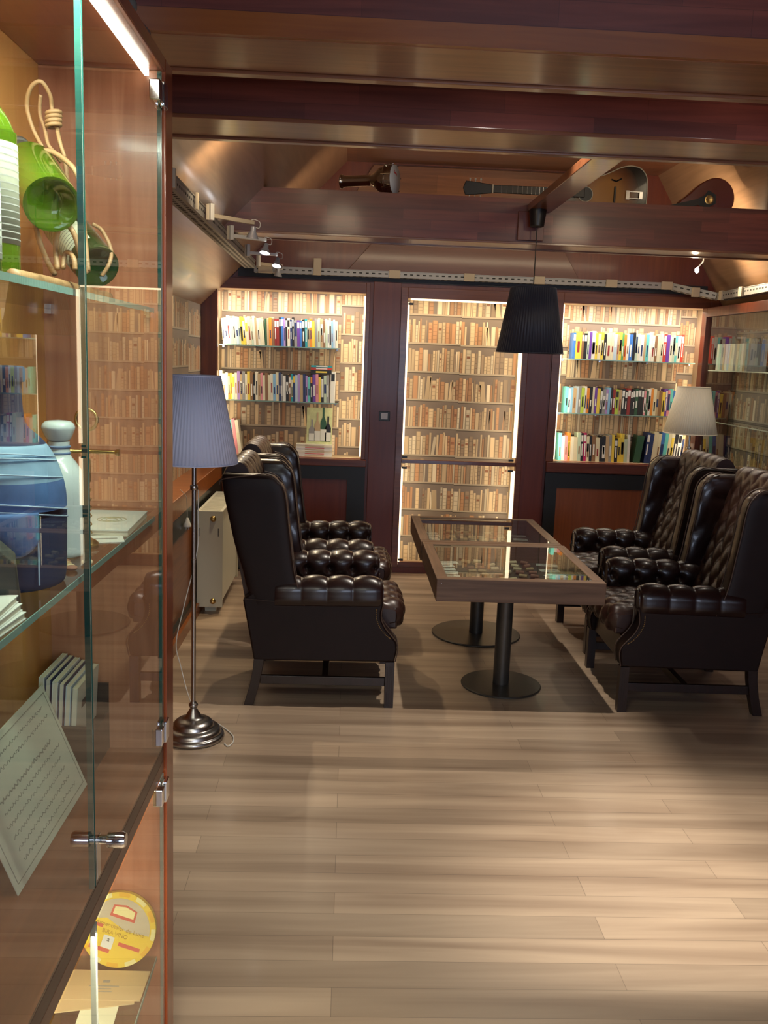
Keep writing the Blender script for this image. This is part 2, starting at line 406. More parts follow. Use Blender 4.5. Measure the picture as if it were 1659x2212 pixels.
struct('trim_9', MB().box(XL-.11, XL+.01, YB-.06, YB-.001, .80, 2.06), MAHOG)
# right wall lining
mb = MB(); mb.box(XR-.02, XR+.11, YF, 4.2, .8, 2.05); mb.box(XR-.04, XR+.11, YF, YB, 0, .78)
struct('wall_right_lower', mb, MAHOGY)
struct('trim_10', MB().box(XR-.18, XR+.11, 4.2, YB, .78, .86), LIP, bevel=.004)
# back wall pilasters, sills, dark radiator niches
mb = MB(); mb.box(.15, .345, YB-.02, YB-.0005, 0, 2.135); mb.box(1.29, 1.455, YB-.02, YB-.0005, 0, 2.135)
struct('trim_11', mb, PANEL, bevel=.002)
mb = MB()
for x0, x1, zz in ((XL+.05, .13, .70), (1.475, 2.55, .69)):
    mb.box(x0, x1, YB-.03, YB-.0005, zz, .80)
    mb.box(x1-.13 if x0 < 0 else x0, x1 if x0 < 0 else x0+.09, YB-.03, YB-.0005, 0.0, zz)
    mb.box(x0, x1, YB-.03, YB-.0005, 0.0, .07)
struct('trim_12', mb, BLACK)
struct('trim_13', MB().box(1.565, 2.55, YB-.018, YB-.0005, .07, .69), wood('right_lower_panel', (.20, .05, .012), (.26, .07, .016), 'Z', rough=.4))
struct('trim_14', MB().box(XL-.0, .135, YB-.05, YB-.0005, .80, .852), MAHOGX, bevel=.004)
struct('trim_15', MB().box(1.475, 2.66, YB-.05, YB-.0005, .81, .884), MAHOGX, bevel=.004)

# beams
def beam(n, y0, y1, zt, x0=None):
    x0 = XL+.22 if x0 is None else x0
    b = MB()
    zb = 2.255
    xa = XL+(zb-SLZ)/1.02+.0; xb = XL+(zt-SLZ)/1.02; xc = XR-(zb-SLZ)/SR; xd = XR-(zt-SLZ)/SR
    b.prism([(xa-.03, zb+.012), (xc+.03, zb+.012), (xd+.03, zt), (xb-.03, zt)], lambda p, q, t: (p, t, q), y0, y1)
    o = struct('trim_%d' % n, b, BEAM)
    s_ = MB(); s_.box(xa-.0, xc, y0-.004, y1-.03, zb, zb+.012); s_.box(xa, xc, y1-.02, y1+.012, zb-.006, zb+.012)
    obj('soffit', s_, BEAMU, o, bevel=.002)
    return o
beam(16, 5.28, 5.51, 2.50); beam(17, 2.79, 3.03, 2.56); bA = beam(18, 2.09, 2.34, 2.60)
obj('orange_strip', MB().box(XL+.23, XR-.23, 2.07, 2.088, 2.256, 2.302), LIP, bA)  # orange strip along the lower front edge of the beam
beam(19, 0.3, 0.55, 2.6)
struct('trim_20', MB().box(XL+.33, XR-.33, 5.512, 5.86, 2.335, 2.355), MAHOGX)      # shelf behind the far beam
# depthwise plank from the middle beam to the far beam, with its cleat
mb = MB(); mb.box(.955, 1.085, 3.03, 5.275, 2.43, 2.47); struct('trim_21', mb, BEAMU, bevel=.003)
struct('trim_22', MB().box(.905, 1.05, 5.255, 5.279, 2.275, 2.43), PANEL, bevel=.002)
# seams on slopes
def seam(n, pts):
    struct(n, MB().tube(pts, .005, 6), BLACK)

# ------------------------------------------------------------------ wallpaper of books
def wallpaper(name, parent, origin, U, V, N, width, height, seed, pitch=.205, strips=((0, 1, 0),), dull=1.0):
    """flat print: colours per little rectangle. origin + u*U + v*V, printed on a panel 3 mm thick"""
    rnd = random.Random(seed); b = MB(); O = Vector(origin); U = Vector(U); V = Vector(V); N = Vector(N)
    def q(u0, u1, v0, v1, d, col, sk=0):
        P = [O+U*u0+V*v0+N*d, O+U*u1+V*v0+N*d, O+U*(u1+sk)+V*v1+N*d, O+U*(u0+sk)+V*v1+N*d]
        b.quad(*P, col=tuple(c*dull for c in col))
    # backing slab
    P = [O, O+U*width, O+U*width+V*height, O+V*height]; i0 = len(b.v)
    for d in (-.004, 0):
        for p in P: b.v.append(tuple(p+N*d))
    for fc in ((0, 1, 2, 3), (4, 5, 6, 7), (0, 1, 5, 4), (1, 2, 6, 5), (2, 3, 7, 6), (3, 0, 4, 7)): b.face([i0+k for k in fc], 0, (.20*dull, .15*dull, .12*dull))
    for s0, s1, off in strips:
        u0, u1 = s0*width, s1*width
        v = -off*pitch
        while v < height:
            sh0, sh1 = max(v, 0), min(v+.012, height)
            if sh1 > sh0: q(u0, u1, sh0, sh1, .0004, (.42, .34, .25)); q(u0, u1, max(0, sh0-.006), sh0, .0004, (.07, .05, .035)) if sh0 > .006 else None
            u = u0
            while u < u1-.008:
                wd = rnd.choice((.012, .015, .018, .02, .024, .03, .034)) if rnd.random() > .12 else .04
                wd = min(wd, u1-u); hh = rnd.uniform(.125, .178)
                if rnd.random() < .06: u += wd*.7; continue
                k = rnd.random()
                if k < .45: col = (.60, .44, .27)
                elif k < .70: col = (.46, .24, .12)
                elif k < .85: col = (.33, .23, .15)
                else: col = (.68, .56, .40)
                f = rnd.uniform(.75, 1.2); col = tuple(min(.85, c*f) for c in col)
                v0, v1 = v+.012, v+.012+hh
                c0, c1 = max(v0, 0), min(v1, height)
                sk = rnd.uniform(.008, .02)*rnd.choice((-1, 1)) if rnd.random() < .05 and u1-u > .06 and u-u0 > .04 else 0
                if c1-c0 > .01:
                    q(u, u+wd-.0012, c0, c1, .0008, col, sk)
                    if not sk:
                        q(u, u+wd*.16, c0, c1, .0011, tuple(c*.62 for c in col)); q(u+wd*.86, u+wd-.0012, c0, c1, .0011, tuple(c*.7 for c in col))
                        if wd > .017 and rnd.random() < .7:
                            nb = rnd.choice((3, 4, 5))
                            for t in range(nb):
                                vv = v0+hh*(t+1)/(nb+1)
                                if c0 < vv-.002 and vv+.002 < c1: q(u+wd*.16, u+wd*.86, vv-.0018, vv+.0018, .0012, tuple(c*.6 for c in col))
                            if rnd.random() < .35 and c0 < v0+hh*.62 and v0+hh*.74 < c1:
                                q(u+wd*.2, u+wd*.82, v0+hh*.62, v0+hh*.74, .0013, (.30*f, .12*f, .06*f))
                u += wd+.0006
            v += pitch
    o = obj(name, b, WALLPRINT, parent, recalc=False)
    return o

def bookcase(label, x0, x1, z0, z1, fw, seed, strips, dull=1.0):
    root = empty('built_in_bookcase', ((x0+x1)/2, YB, z0), label, 'bookcase')
    b = MB(); frame(b, x0, x1, z0, z1, fw, YB-.012, YB-.0004, wt=.075, wb=.0)
    obj('frame', b, FRAMEW, root, bevel=.002)
    b = MB(); b.box(x0-.02, x0-.0005, YB+.052, 7.0, z0-.02, z1+.02); b.box(x1+.0005, x1+.02, YB+.052, 7.0, z0-.02, z1+.02)
    b.box(x0, x1, YB+.052, 7.0, z1+.0005, z1+.02); b.box(x0, x1, YB+.052, 7.0, z0-.02, z0-.0005)
    obj('carcass', b, mat('niche_lining', (.45, .34, .22), rough=.6), root)
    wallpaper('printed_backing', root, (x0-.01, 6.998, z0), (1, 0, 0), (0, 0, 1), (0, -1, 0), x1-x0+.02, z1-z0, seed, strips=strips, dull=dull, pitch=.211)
    return root
bkL = bookcase('lit built-in bookcase left of the light switch, holding two rows of coloured books', *NICHE[0][1:], .03, 3, ((0, .21, .05), (.21, .83, .05), (.83, 1, .72)))
bkC = bookcase('tall lit built-in bookcase behind the table, bare shelves printed with old books', *NICHE[1][1:], .048, 8, ((0, .5, .1), (.5, 1, .13)), dull=.78)
bkR = bookcase('lit built-in bookcase behind the cream lampshade, holding three rows of books', *NICHE[2][1:], .06, 14, ((0, .11, .0), (.11, .88, .12), (.88, 1, .8)))
# LED strips on the jambs
def ledbox(root, x0, x1, y0, y1, z0, z1): obj('light_strip', MB().box(x0, x1, y0, y1, z0, z1), LEDW, root)
ledbox(bkL, .083, .094, YB+.004, YB+.02, .87, 2.03)
ledbox(bkC, 1.225, 1.249, YB+.004, YB+.02, .90, 2.0); ledbox(bkC, 1.225, 1.249, YB+.004, YB+.02, .06, .80)
ledbox(bkC, .399, .412, YB+.004, YB+.02, .90, 2.0); ledbox(bkC, .399, .412, YB+.004, YB+.02, .06, .80)
ledbox(bkC, .42, 1.22, YB+.004, YB+.02, 2.017, 2.029)
ledbox(bkR, 1.531, 1.541, YB+.004, YB+.02, .90, 2.03)
obj('middle_rail', MB().box(.399, 1.249, YB-.008, YB+.03, .835, .862), MAHOGX, bkC, bevel=.002)
obj('threshold', MB().box(.399, 1.249, YB-.008, YB+.03, .0451, .085), MAHOGX, bkC, bevel=.002)
for hx, hz in ((.415, 1.99), (.415, .88), (1.21, .88), (.415, .80), (1.21, .80), (.415, .10)):
    obj('hinge', MB().box(hx-.014, hx+.024, YB-.004, YB+.004, hz-.008, hz+.008), BLACKM, bkC)
def gshelf(root, x0, x1, z, y0=6.825, y1=6.992, th=.008):
    b = MB(); b.box(x0, x1, y0+.0015, y1, z-th, z, 0); b.box(x0, x1, y0, y0+.0014, z-th, z, 1)
    o = obj('glass_shelf', b, [GLASS, GEDGEL], root); 
    for bx in (x0+.02, x0+(x1-x0)*.30, x0+(x1-x0)*.66, x1-.02):
        obj('shelf_bracket', MB().box(bx-.006, bx+.006, y1-.10, y1, z-th-.012, z-th-.0003), CHROME, o)
    return o
gshelf(bkL, -.962, -.085, 1.656); gshelf(bkL, -.962, -.085, 1.256)
gshelf(bkR, 1.56, 2.56, 1.646); gshelf(bkR, 1.56, 2.56, 1.246)

# left wall recess with wallpaper
lw = empty('wall_recess', (XL-.05, 5.3, .80), 'lit recess papered with printed old books in the left wall', 'recess')
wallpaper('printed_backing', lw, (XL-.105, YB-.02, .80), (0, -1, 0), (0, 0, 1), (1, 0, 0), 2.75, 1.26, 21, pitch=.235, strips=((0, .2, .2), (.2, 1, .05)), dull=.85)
# right wall glazed cabinet
rc = empty('wall_cabinet', (2.62, 5.5, .86), 'glazed wooden wall cabinet of shelves right of the cream lampshade', 'cabinet')
wallpaper('printed_backing', rc, (XR+.09, 4.22, .86), (0, 1, 0), (0, 0, 1), (-1, 0, 0), 2.5, 1.16, 31, strips=((0, 1, .1),), dull=.8)
b = MB(); b.box(2.55, 2.60, 6.66, 6.745, .86, 2.04); b.box(2.55, 2.60, 4.2, 4.26, .86, 2.04); b.box(2.55, 2.60, 4.26, 6.66, 1.975, 2.04); b.box(2.55, 2.60, 4.26, 6.66, .861, .90)
b.box(2.60, 2.80, 6.70, 6.745, .861, 2.04); b.box(2.60, 2.80, 4.2, 4.24, .861, 2.04); b.box(2.60, 2.80, 4.24, 6.70, 2.0, 2.04)
obj('frame', b, MAHOG, rc, bevel=.003)
for ya, yz in ((4.262, 5.45), (5.46, 6.655)):
    b = MB(); b.box(2.572, 2.578, ya, yz, .902, 1.973); obj('glass_door', b, GLASS, rc)
for z in (1.24, 1.60):
    b = MB(); b.box(2.60, 2.80, 4.25, 6.69, z-.007, z, 0); b.box(2.597, 2.5995, 4.25, 6.69, z-.007, z, 1); obj('glass_shelf', b, [GLASS, mat('lit_glass_edge', (.75, .78, .68), rough=.2)], rc)

# ------------------------------------------------------------------ books
BC = {'white': (.80, .80, .76), 'cream': (.74, .68, .48), 'pale green': (.52, .64, .50), 'yellow': (.82, .62, .08), 'orange': (.78, .28, .04), 'red': (.58, .06, .04),
      'dark red': (.28, .03, .03), 'brown': (.26, .14, .07), 'tan': (.52, .38, .22), 'black': (.015, .015, .018), 'grey': (.30, .30, .30), 'navy': (.02, .04, .14),
      'blue': (.05, .18, .55), 'light blue': (.25, .50, .75), 'teal': (.02, .32, .38), 'turquoise': (.15, .60, .58), 'purple': (.16, .06, .38), 'lilac': (.42, .28, .62),
      'green': (.10, .34, .12), 'lime': (.50, .66, .08), 'pink': (.75, .30, .35), 'crimson': (.45, .02, .12), 'ivory': (.78, .74, .60), 'dark green': (.03, .10, .05), 'pale blue': (.50, .62, .74)}
def bmat(c): return mat('cover_'+c.replace(' ', '_'), BC[c], rough=.42)
ORD = ['first', 'second', 'third', 'fourth', 'fifth', 'sixth', 'seventh', 'eighth', 'ninth', 'tenth', 'eleventh', 'twelfth', 'thirteenth', 'fourteenth', 'fifteenth',
       'sixteenth', 'seventeenth', 'eighteenth', 'nineteenth', 'twentieth'] + ['%dth' % k for k in range(21, 99)]
for k in (21, 31, 41, 51): ORD[k-1] = '%dst' % k
for k in (22, 32, 42, 52): ORD[k-1] = '%dnd' % k
for k in (23, 33, 43, 53): ORD[k-1] = '%drd' % k
def book_mesh(w_, h, d, cov, band, band2, rnd, lying=False):
    """spine faces -y; cover boards, page block, spine bands"""
    b = MB(); t = min(.0018, w_*.14)
    b.box(0, t, 0, d, 0, h, 0); b.box(w_-t, w_, 0, d, 0, h, 0); b.box(t, w_-t, 0, t, 0, h, 0)
    b.box(t, w_-t, t, d-.004, .003, h-.003, 1)
    e = .0005
    if band:
        z0, z1 = band; b.box(w_*.12, w_*.88, -e, 0, h*z0, h*z1, 2)
    if band2:
        z0, z1 = band2; b.box(w_*.3, w_*.7, -e, 0, h*z0, h*z1, 3)
    return b
def row(cols, x0, x1, z, hmean, seed, where, group, y=6.84, depth=.12, lean=0.0, hv=.012, wide=None):
    rnd = random.Random(seed); n = len(cols); ws = [rnd.uniform(.75, 1.3)*(1.7 if (wide and i in wide) else 1) for i in range(n)]
    tot = sum(ws); gap = .0008; sc_ = (x1-x0-gap*n)/tot; x = x0
    for i, cn in enumerate(cols):
        c, sub = (cn.split('/')+[None])[:2]
        w_ = ws[i]*sc_; h = hmean+rnd.uniform(-hv, hv)
        s2 = sub or rnd.choice(('white', 'cream', 'black', 'yellow', 'white', 'navy'))
        if s2 == c: s2 = 'black' if c != 'black' else 'white'
        band = (.70, .93) if sub else ((rnd.uniform(.1, .5), rnd.uniform(.6, .92)) if rnd.random() < .30 else None)
        band2 = (rnd.uniform(.15, .3), rnd.uniform(.5, .68)) if rnd.random() < .65 else None
        ink2 = 'white' if sum(BC[c]) < .9 else rnd.choice(('black', 'brown', 'navy', 'dark red'))
        b = book_mesh(w_, h, depth, c, band, band2, rnd)
        le = lean if not callable(lean) else lean(i/n)
        sh = Matrix.Identity(4)
        o = obj('book', b, [bmat(c), PAGES, bmat(s2), bmat(ink2)], None, recalc=False)
        me = o.data; o.location = (0, 0, 0)
        off = Vector((w_/2, depth/2, 0))
        for v in me.vertices: v.co = Vector((v.co.x, v.co.y, v.co.z))
        o.rotation_euler = (0, le, 0)
        ca, sa = math.cos(le), math.sin(le)
        lift = abs(sa)*w_/2
        o.location = (x+w_/2, y+depth/2, z+lift+.0003)
        x += w_/max(ca, .5)+gap
        extra = ' with %s band' % s2 if sub else ''
        tag(o, '%s book%s, %s from left on %s' % (c, extra, ORD[i], where), 'book', group)
def C(s): return [t.strip() for t in s.split(',')]
rL1 = C('ivory,white,white,pale green,ivory,pale blue,pale green,yellow,yellow,ivory,cream,pale green,ivory,tan,ivory,cream,cream,dark green,tan,orange,brown,dark red/white,dark red/white,black/white,blue/white,lilac,black/white,ivory/black,navy/white,black/white,grey,purple/white,blue/white,black/white,teal/white,tan/white,orange/white,yellow,grey,pale green,tan,brown,pale green,white,ivory,light blue,pale blue,ivory')
rL2 = C('ivory,cream,white,orange,yellow,pale green,ivory,lilac,tan,grey,ivory,yellow,brown,black,ivory,tan,pink,cream,brown,cream,ivory,light blue,cream,navy,grey,white,black,brown/white,teal,navy/yellow,pale blue,lilac,tan,navy,lilac,turquoise,black/orange,purple,pink,yellow,black,pale green,grey')
rR1 = C('blue/white,yellow,brown/white,black/white,pale green,purple,white,yellow,cream,yellow,black,cream,cream,pale blue,tan,yellow,green,orange,white,blue,black,pale green,ivory,white,tan,turquoise,white,ivory,brown,cream,pale green,red/white,purple,ivory,pale green,turquoise,ivory,red/white')
rR2 = C('turquoise,pale blue,light blue,tan,pale blue,grey,lime,white,orange,black,cream,purple,yellow,black,grey,lilac,light blue,black,dark red,lime/black,tan,black/white,black/white,dark red/white,black/white,black/white,dark green/white,black/white,black/white,pink,dark green,white,orange,cream,tan,brown,yellow,purple/white,pink,turquoise,blue,ivory,tan,white')
rR3 = C('turquoise,white,pink,orange,ivory,cream,pale green,black/white,crimson/white,cream,black,brown,cream,black,black,tan,grey,yellow,black/white,yellow,yellow,pale green,white')
rR4 = C('navy/white,navy,cream,cream,blue,turquoise,cream,ivory,black,white/black,tan')
row(rL1, -.935, -.10, 1.656, .196, 5, 'upper shelf left of switch', 'coloured books on the upper shelf of the left bookcase', lean=lambda t: -.10 if t < .35 else -.04)
row(rL2, -.955, -.15, 1.256, .196, 6, 'lower shelf left of switch', 'coloured books on the lower shelf of the left bookcase', lean=-.03)
row(['white/black'], -.145, -.11, 1.256, .235, 7, 'lower left shelf end, standing tall', 'coloured books on the lower shelf of the left bookcase')
row(rR1, 1.64, 2.47, 1.646, .196, 8, 'upper shelf behind cream lampshade', 'coloured books on the upper shelf of the right bookcase', wide=(1, 11))
row(rR2, 1.61, 2.50, 1.246, .19, 9, 'lower shelf behind cream lampshade', 'coloured books on the lower shelf of the right bookcase')
row(rR3, 1.585, 2.13, .885, .195, 10, 'bottom board of right bookcase', 'books on the bottom board of the right bookcase', lean=-.03, hv=.02)
row(rR4, 2.24, 2.53, .885, .235, 11, 'bottom board under cream lampshade', 'books under the cream lampshade', lean=.07)
row(['turquoise', 'pink', 'ivory'], -.86, -.79, .853, .26, 12, 'bottom board beside daylight-tinted lampshade', 'books leaning beside the blue lampshade', lean=-.14)
row(['dark green'], 2.16, 2.21, .885, .20, 13, 'bottom board gap, leaning right', 'books on the bottom board of the right bookcase', lean=.12)
# lying books
def lying(cols, cx, z, w_, d, ths, where, group, y=6.84):
    for i, (c, th) in enumerate(zip(cols, ths)):
        b = MB(); t = .0016
        b.box(cx-w_/2, cx+w_/2, y, y+d, z, z+t, 0); b.box(cx-w_/2, cx+w_/2, y, y+d, z+th-t, z+th, 0); b.box(cx-w_/2, cx+w_/2, y, y+t, z+t, z+th-t, 0)
        b.box(cx-w_/2+.003, cx+w_/2-.003, y+t, y+d-.003, z+t, z+th-t, 1); b.box(cx-w_*.25, cx+w_*.28, y-.0005, y, z+th*.3, z+th*.7, 2)
        ink = 'red' if c in ('white',) and i % 3 == 1 else ('yellow' if c == 'black' else ('white' if sum(BC[c]) < .9 else 'tan'))
        o = obj('book', b, [bmat(c), PAGES, bmat(ink)], None, recalc=False)
        o.rotation_euler[2] = (i*37 % 5-2)*.012
        z += th+.0004
        tag(o, '%s book lying flat, %s from bottom of %s' % (c, ORD[i], where), 'book', group)
    return z
lying(['black', 'red', 'teal'], -.215, 1.256+.2075, .155, .115, [.030, .017, .014], 'three above the lower row', 'books lying on the lower row')
zt = lying(['white', 'white', 'ivory', 'white', 'white', 'ivory', 'ivory'], -.255, .853, .27, .13, [.014, .012, .016, .014, .012, .011, .009], 'the pale stack in the left bookcase', 'pale magazines stacked in the left bookcase')
# picture of bottles standing on the stack
pc = empty('framed_picture', (-.22, 6.88, zt+.001), 'picture of wine bottles with white labels standing on the pale stack', 'picture')
b = MB(); b.box(-.315, -.125, 6.87, 6.885, zt+.001, 1.215); obj('board', b, mat('picture_ground', (.62, .66, .36), rough=.6, noise=.35, nscale=25), pc)
for bx, bh, cc in ((-.275, .12, 'grey'), (-.235, .16, 'tan'), (-.19, .19, 'dark green'), (-.155, .14, 'black')):
    z0 = zt+.02; b = MB(); w2 = .022; bh *= 1.35
    b.prism([(bx-w2, z0), (bx+w2, z0), (bx+w2, z0+bh*.55), (bx+.006, z0+bh*.72), (bx+.006, z0+bh), (bx-.006, z0+bh), (bx-.006, z0+bh*.72), (bx-w2, z0+bh*.55)], lambda p, q, t: (p, t, q), 6.8685, 6.8699)
    o = obj('printed_bottle', b, bmat(cc), pc)
    obj('printed_label', MB().box(bx-w2*.98, bx+w2*.98, 6.8678, 6.8684, z0+.005, z0+bh*.36), PAPER, o)
# pale volumes in the right wall cabinet
rnd = random.Random(4)
for i, c in enumerate(C('ivory,pale green,grey,tan,ivory,pale blue,cream,ivory,grey,cream,pale green,ivory,tan,grey')):
    b = book_mesh(.036, .185, .13, c, None, None, rnd); o = obj('book', b, [bmat(c), PAGES, bmat('white'), bmat('black')], None, recalc=False)
    o.rotation_euler = (0, 0, -PI/2); o.location = (2.70, 6.60-i*.038, 1.6002)
    tag(o, '%s volume on top shelf of right wall cabinet, %s from the corner' % (c, ORD[i]), 'book', 'volumes in the right wall cabinet')

# ------------------------------------------------------------------ light switch
sw = empty('light_switch', (.258, YB-.021, 1.146), 'white light switch with black surround on the wall pillar', 'switch')
obj('surround', MB().box(.218, .298, YB-.029, YB-.0205, 1.143, 1.213), BLACKM, sw, bevel=.003)
obj('rocker', MB().box(.235, .281, YB-.036, YB-.0292, 1.155, 1.201), mat('switch_rocker', (.55, .55, .6), rough=.4), sw, bevel=.002)

# ------------------------------------------------------------------ wing chairs
def tuftd(u, v, du, dv, amp, bd=.011):
    A = u/du+v/dv; B = u/du-v/dv
    p = (abs(math.sin(PI*A))**.55)*(abs(math.sin(PI*B))**.55)
    ra, rb = A-round(A), B-round(B)
    uu, vv = (ra+rb)/2*du, (ra-rb)/2*dv
    return amp*p-bd*math.exp(-(uu*uu+vv*vv)/(.013**2))
def sm(t): t = max(0, min(1, t)); return t*t*(3-2*t)
def arclen(P):
    L_ = [0]
    for i in range(1, len(P)): L_.append(L_[-1]+(P[i]-P[i-1]).length)
    return L_
def make_chair(label, group):
    R_ = empty('wing_armchair', (0, 0, 0), label, 'armchair', group)
    # back: inside face, roll, rear panel
    prof = spline([(-.12, .36), (-.17, .50), (-.225, .70), (-.285, .90), (-.32, 1.02), (-.335, 1.08), (-.365, 1.112), (-.405, 1.112), (-.437, 1.075), (-.447, 1.02), (-.425, .92), (-.40, .80), (-.345, .50), (-.31, .32), (-.295, .215)], 9)
    AL = arclen(prof); Ltop = AL[27]; Lend = AL[-1]
    def at(v):
        s_ = v*Lend; i = 0
        while i < len(AL)-2 and AL[i+1] < s_: i += 1
        t = (s_-AL[i])/max(1e-9, AL[i+1]-AL[i]); p = prof[i].lerp(prof[i+1], t)
        a = prof[max(i-1, 0)]; c = prof[min(i+2, len(prof)-1)]; tg = (c-a).normalized()
        return p, Vector((tg.y, -tg.x)), s_
    hw = .262
    def fb(u, v):
        y = (u*2-1)*hw; p, n, s_ = at(v)
        n = Vector((n.x, n.y))
        k = sm((s_-.05)/.05)*(1-sm((s_-.70)/.05)); e = 1-abs(u*2-1)**8
        d = .022*k*e*tuftd(y, s_-.06, .104, .19, 1, 0)
        d -= .014*k*math.exp(-0) * 0
        A = tuftd(y, s_-.06, .104, .19, 0, .012); d += A*k*e
        # pleats over the roll
        kr = sm((s_-.70)/.04)*(1-sm((s_-.94)/.06)); d += kr*e*(.010*abs(math.sin(PI*(y/.104+.0)))**.5-.006)
        d += .006*e*kr
        return (p.x+n.x*d, y, p.y+n.y*d)
    b = MB(); b.grid(fb, 64, 110)
    nb_ = 111; b.face([j for j in range(nb_)]); b.face([64*nb_+j for j in reversed(range(nb_))])
    obj('backrest', b, LEATHER_WLIT, R_, smooth=True, local=True, recalc=False, autosmooth=60)
    # wings
    rows = [(.48, -.30, -.075, 0), (.56, -.33, -.105, 0), (.64, -.35, -.125, 0), (.75, -.385, -.14, 0), (.86, -.41, -.155, 0), (.95, -.43, -.165, 0), (1.0, -.44, -.175, 0),
            (1.03, -.445, -.19, .002), (1.052, -.447, -.205, .006), (1.066, -.44, -.225, .018), (1.071, -.42, -.25, .034)]
    for s in (1, -1):
        ZL = [Vector((r_[0], r_[1], r_[2])) for r_ in rows]; SH = [r_[3] for r_ in rows]
        rs = spline([(a[0], a[1], a[2]) for a in rows], 4); shs = []
        for i in range(len(rows)-1):
            for k in range(4): shs.append(SH[i]+(SH[i+1]-SH[i])*k/4)
        shs.append(SH[-1])
        n = 44
        def fw(u, v, s=s):
            i = int(round(v*(len(rs)-1))); z, xr, xf = rs[i]; sh = shs[i]
            a = 2*PI*u; ca, sa = math.cos(a), math.sin(a); p = .32
            yo, yi = .335-sh, .252+sh
            x = (xr+xf)/2+(xf-xr)/2*math.copysign(abs(ca)**p, ca)
            yy = (yo+yi)/2+(yo-yi)/2*math.copysign(abs(sa)**p, sa)
            if sa < 0:
                k = sm((-sa)*3)*sm((z-.5)/.06)*(1-sm((z-1.0)/.05)); yy -= k*(.010*tuftd(x, z, .15, .19, 1, 0)+tuftd(x, z, .15, .19, 0, .012))
            x += sm((x-xf+.03)/.03)*.010*(1 if z < 1.03 else .3)
            return (x, s*yy, z)
        b = MB(); b.grid(fw, n, len(rs)-1, cu=True)
        N_ = len(rs); b.face([i*N_+N_-1 for i in range(n)])
        o_ = obj('wing', b, [LEATHER, LEATHER_S], R_, smooth=True, local=True)
        for p_ in o_.data.polygons:
            if p_.normal.y*s > .5: p_.material_index = 1
        pipe = [(r_[2]+.009, s*.338, r_[0]) for r_ in rows[:8]]+[(-.21, s*.333, 1.058), (-.25, s*.328, 1.073), (-.34, s*.33, 1.062), (-.44, s*.333, 1.045), (-.452, s*.333, 1.02)]
        obj('piping', MB().tube(spline(pipe, 4), .003, 6), PIPE, R_, smooth=True, local=True)
        pipe = [(r_[2]+.008, s*.250, r_[0]) for r_ in rows[:8]]+[(-.215, s*.256, 1.063), (-.26, s*.268, 1.078)]
        obj('piping', MB().tube(spline(pipe, 4), .0026, 6), PIPE, R_, smooth=True, local=True)
    # arms
    for s in (1, -1):
        cy, cz, rr = .283, .540, .058
        path = [(.225, .40), (.225, .45), (.225, .50)]+[(cy-rr*math.cos(t), cz+rr*math.sin(t)) for t in [PI*k/9*1.02 for k in range(0, 10)]]+[(.343, .51), (.338, .485), (.330, .478)]
        path = spline(path, 5); AP = arclen(path); PL = AP[-1]
        X0, X1 = -.20, .292
        def fa(u, v, s=s):
            x = X0+(X1-X0)*u; s_ = v*PL; i = 0
            while i < len(AP)-2 and AP[i+1] < s_: i += 1
            t = (s_-AP[i])/max(1e-9, AP[i+1]-AP[i]); p = path[i].lerp(path[i+1], t)
            a = path[max(i-1, 0)]; c = path[min(i+2, len(path)-1)]; tg = (c-a).normalized(); n = Vector((-tg.y, tg.x))
            k = sm((PL-s_)/.04); e = sm((X1-x)/.02)
            xb = (x-.035)/.118; db = (xb-round(xb))*.118; up_ = sm((s_-.07)/.06)*(1-.55*sm((s_-.24)/.05))
            d = e*k*(.015*up_*abs(math.sin(PI*xb))**.6-.022*math.exp(-(db*db+(s_-.125)**2)/(.019**2)))
            zz = (x-X0)/(X1-X0)
            end = 1-.35*(1-math.sqrt(max(0, 1-(max(0, x-(X1-.03))/.03)**2)))
            py, pz = p.x+n.x*d, p.y+n.y*d
            py = cy+(py-cy)*end; pz = cz+(pz-cz)*end if pz > cz-.06 else pz
            return (x, s*py, pz+.008*(zz-.5)+.012*(pz > .5)*math.sin(PI*zz)*0)
        b = MB(); b.grid(fa, 74, 54)
        nv = 55; b.face([74*nv+j for j in range(nv)])
        obj('arm', b, LEATHER, R_, smooth=True, local=True, recalc=False)
        outl = [(-.292, .215), (-.31, .32), (-.335, .45), (-.345, .50), (-.30, .535), (.0, .535), (.24, .535), (.283, .525), (.293, .50), (.283, .455), (.285, .42), (.305, .38), (.335, .345), (.358, .315), (.362, .28), (.352, .222)]
        b = MB(); b.prism(outl, lambda p, q, t, s=s: (p, s*t, q), .245, .333)
        obj('side_panel', b, LEATHER_S, R_, smooth=True, local=True, bevel=.008, autosmooth=35)
        front = spline([(.293, .50), (.285, .455), (.287, .42), (.307, .38), (.337, .345), (.36, .315), (.365, .28), (.355, .225)], 6)
        obj('piping', MB().tube([(p.x, s*.334, p.y) for p in front], .003, 6), PIPE, R_, smooth=True, local=True)
        obj('piping', MB().tube([(p.x, s*.246, p.y) for p in front], .003, 6), PIPE, R_, smooth=True, local=True)
        b = MB()
        for p in spline([(.262, .47), (.262, .43), (.278, .39), (.305, .355), (.33, .335)], 5): b.sphere((p.x, s*.3345, p.y), .0028, 5)
        obj('nail_trim', b, BRASS, R_, smooth=True, local=True)
        b = MB().tube([(-.34, s*.336, .505), (-.2, s*.336, .497), (.0, s*.336, .492), (.25, s*.336, .49)], .0025, 6); obj('piping', b, LEATHER, R_, local=True)
    # seat base and cushion
    obj('seat_base', MB().box(-.285, .338, -.246, .246, .22, .345), LEATHER, R_, local=True, bevel=.01)
    def fs(u, v):
        # v around the front/top profile, u across
        y = (u*2-1)*.222; P = [(.335, .347), (.372, .36), (.392, .40), (.385, .45), (.35, .478), (.20, .478), (.05, .47), (-.09, .46)]
        return y, P
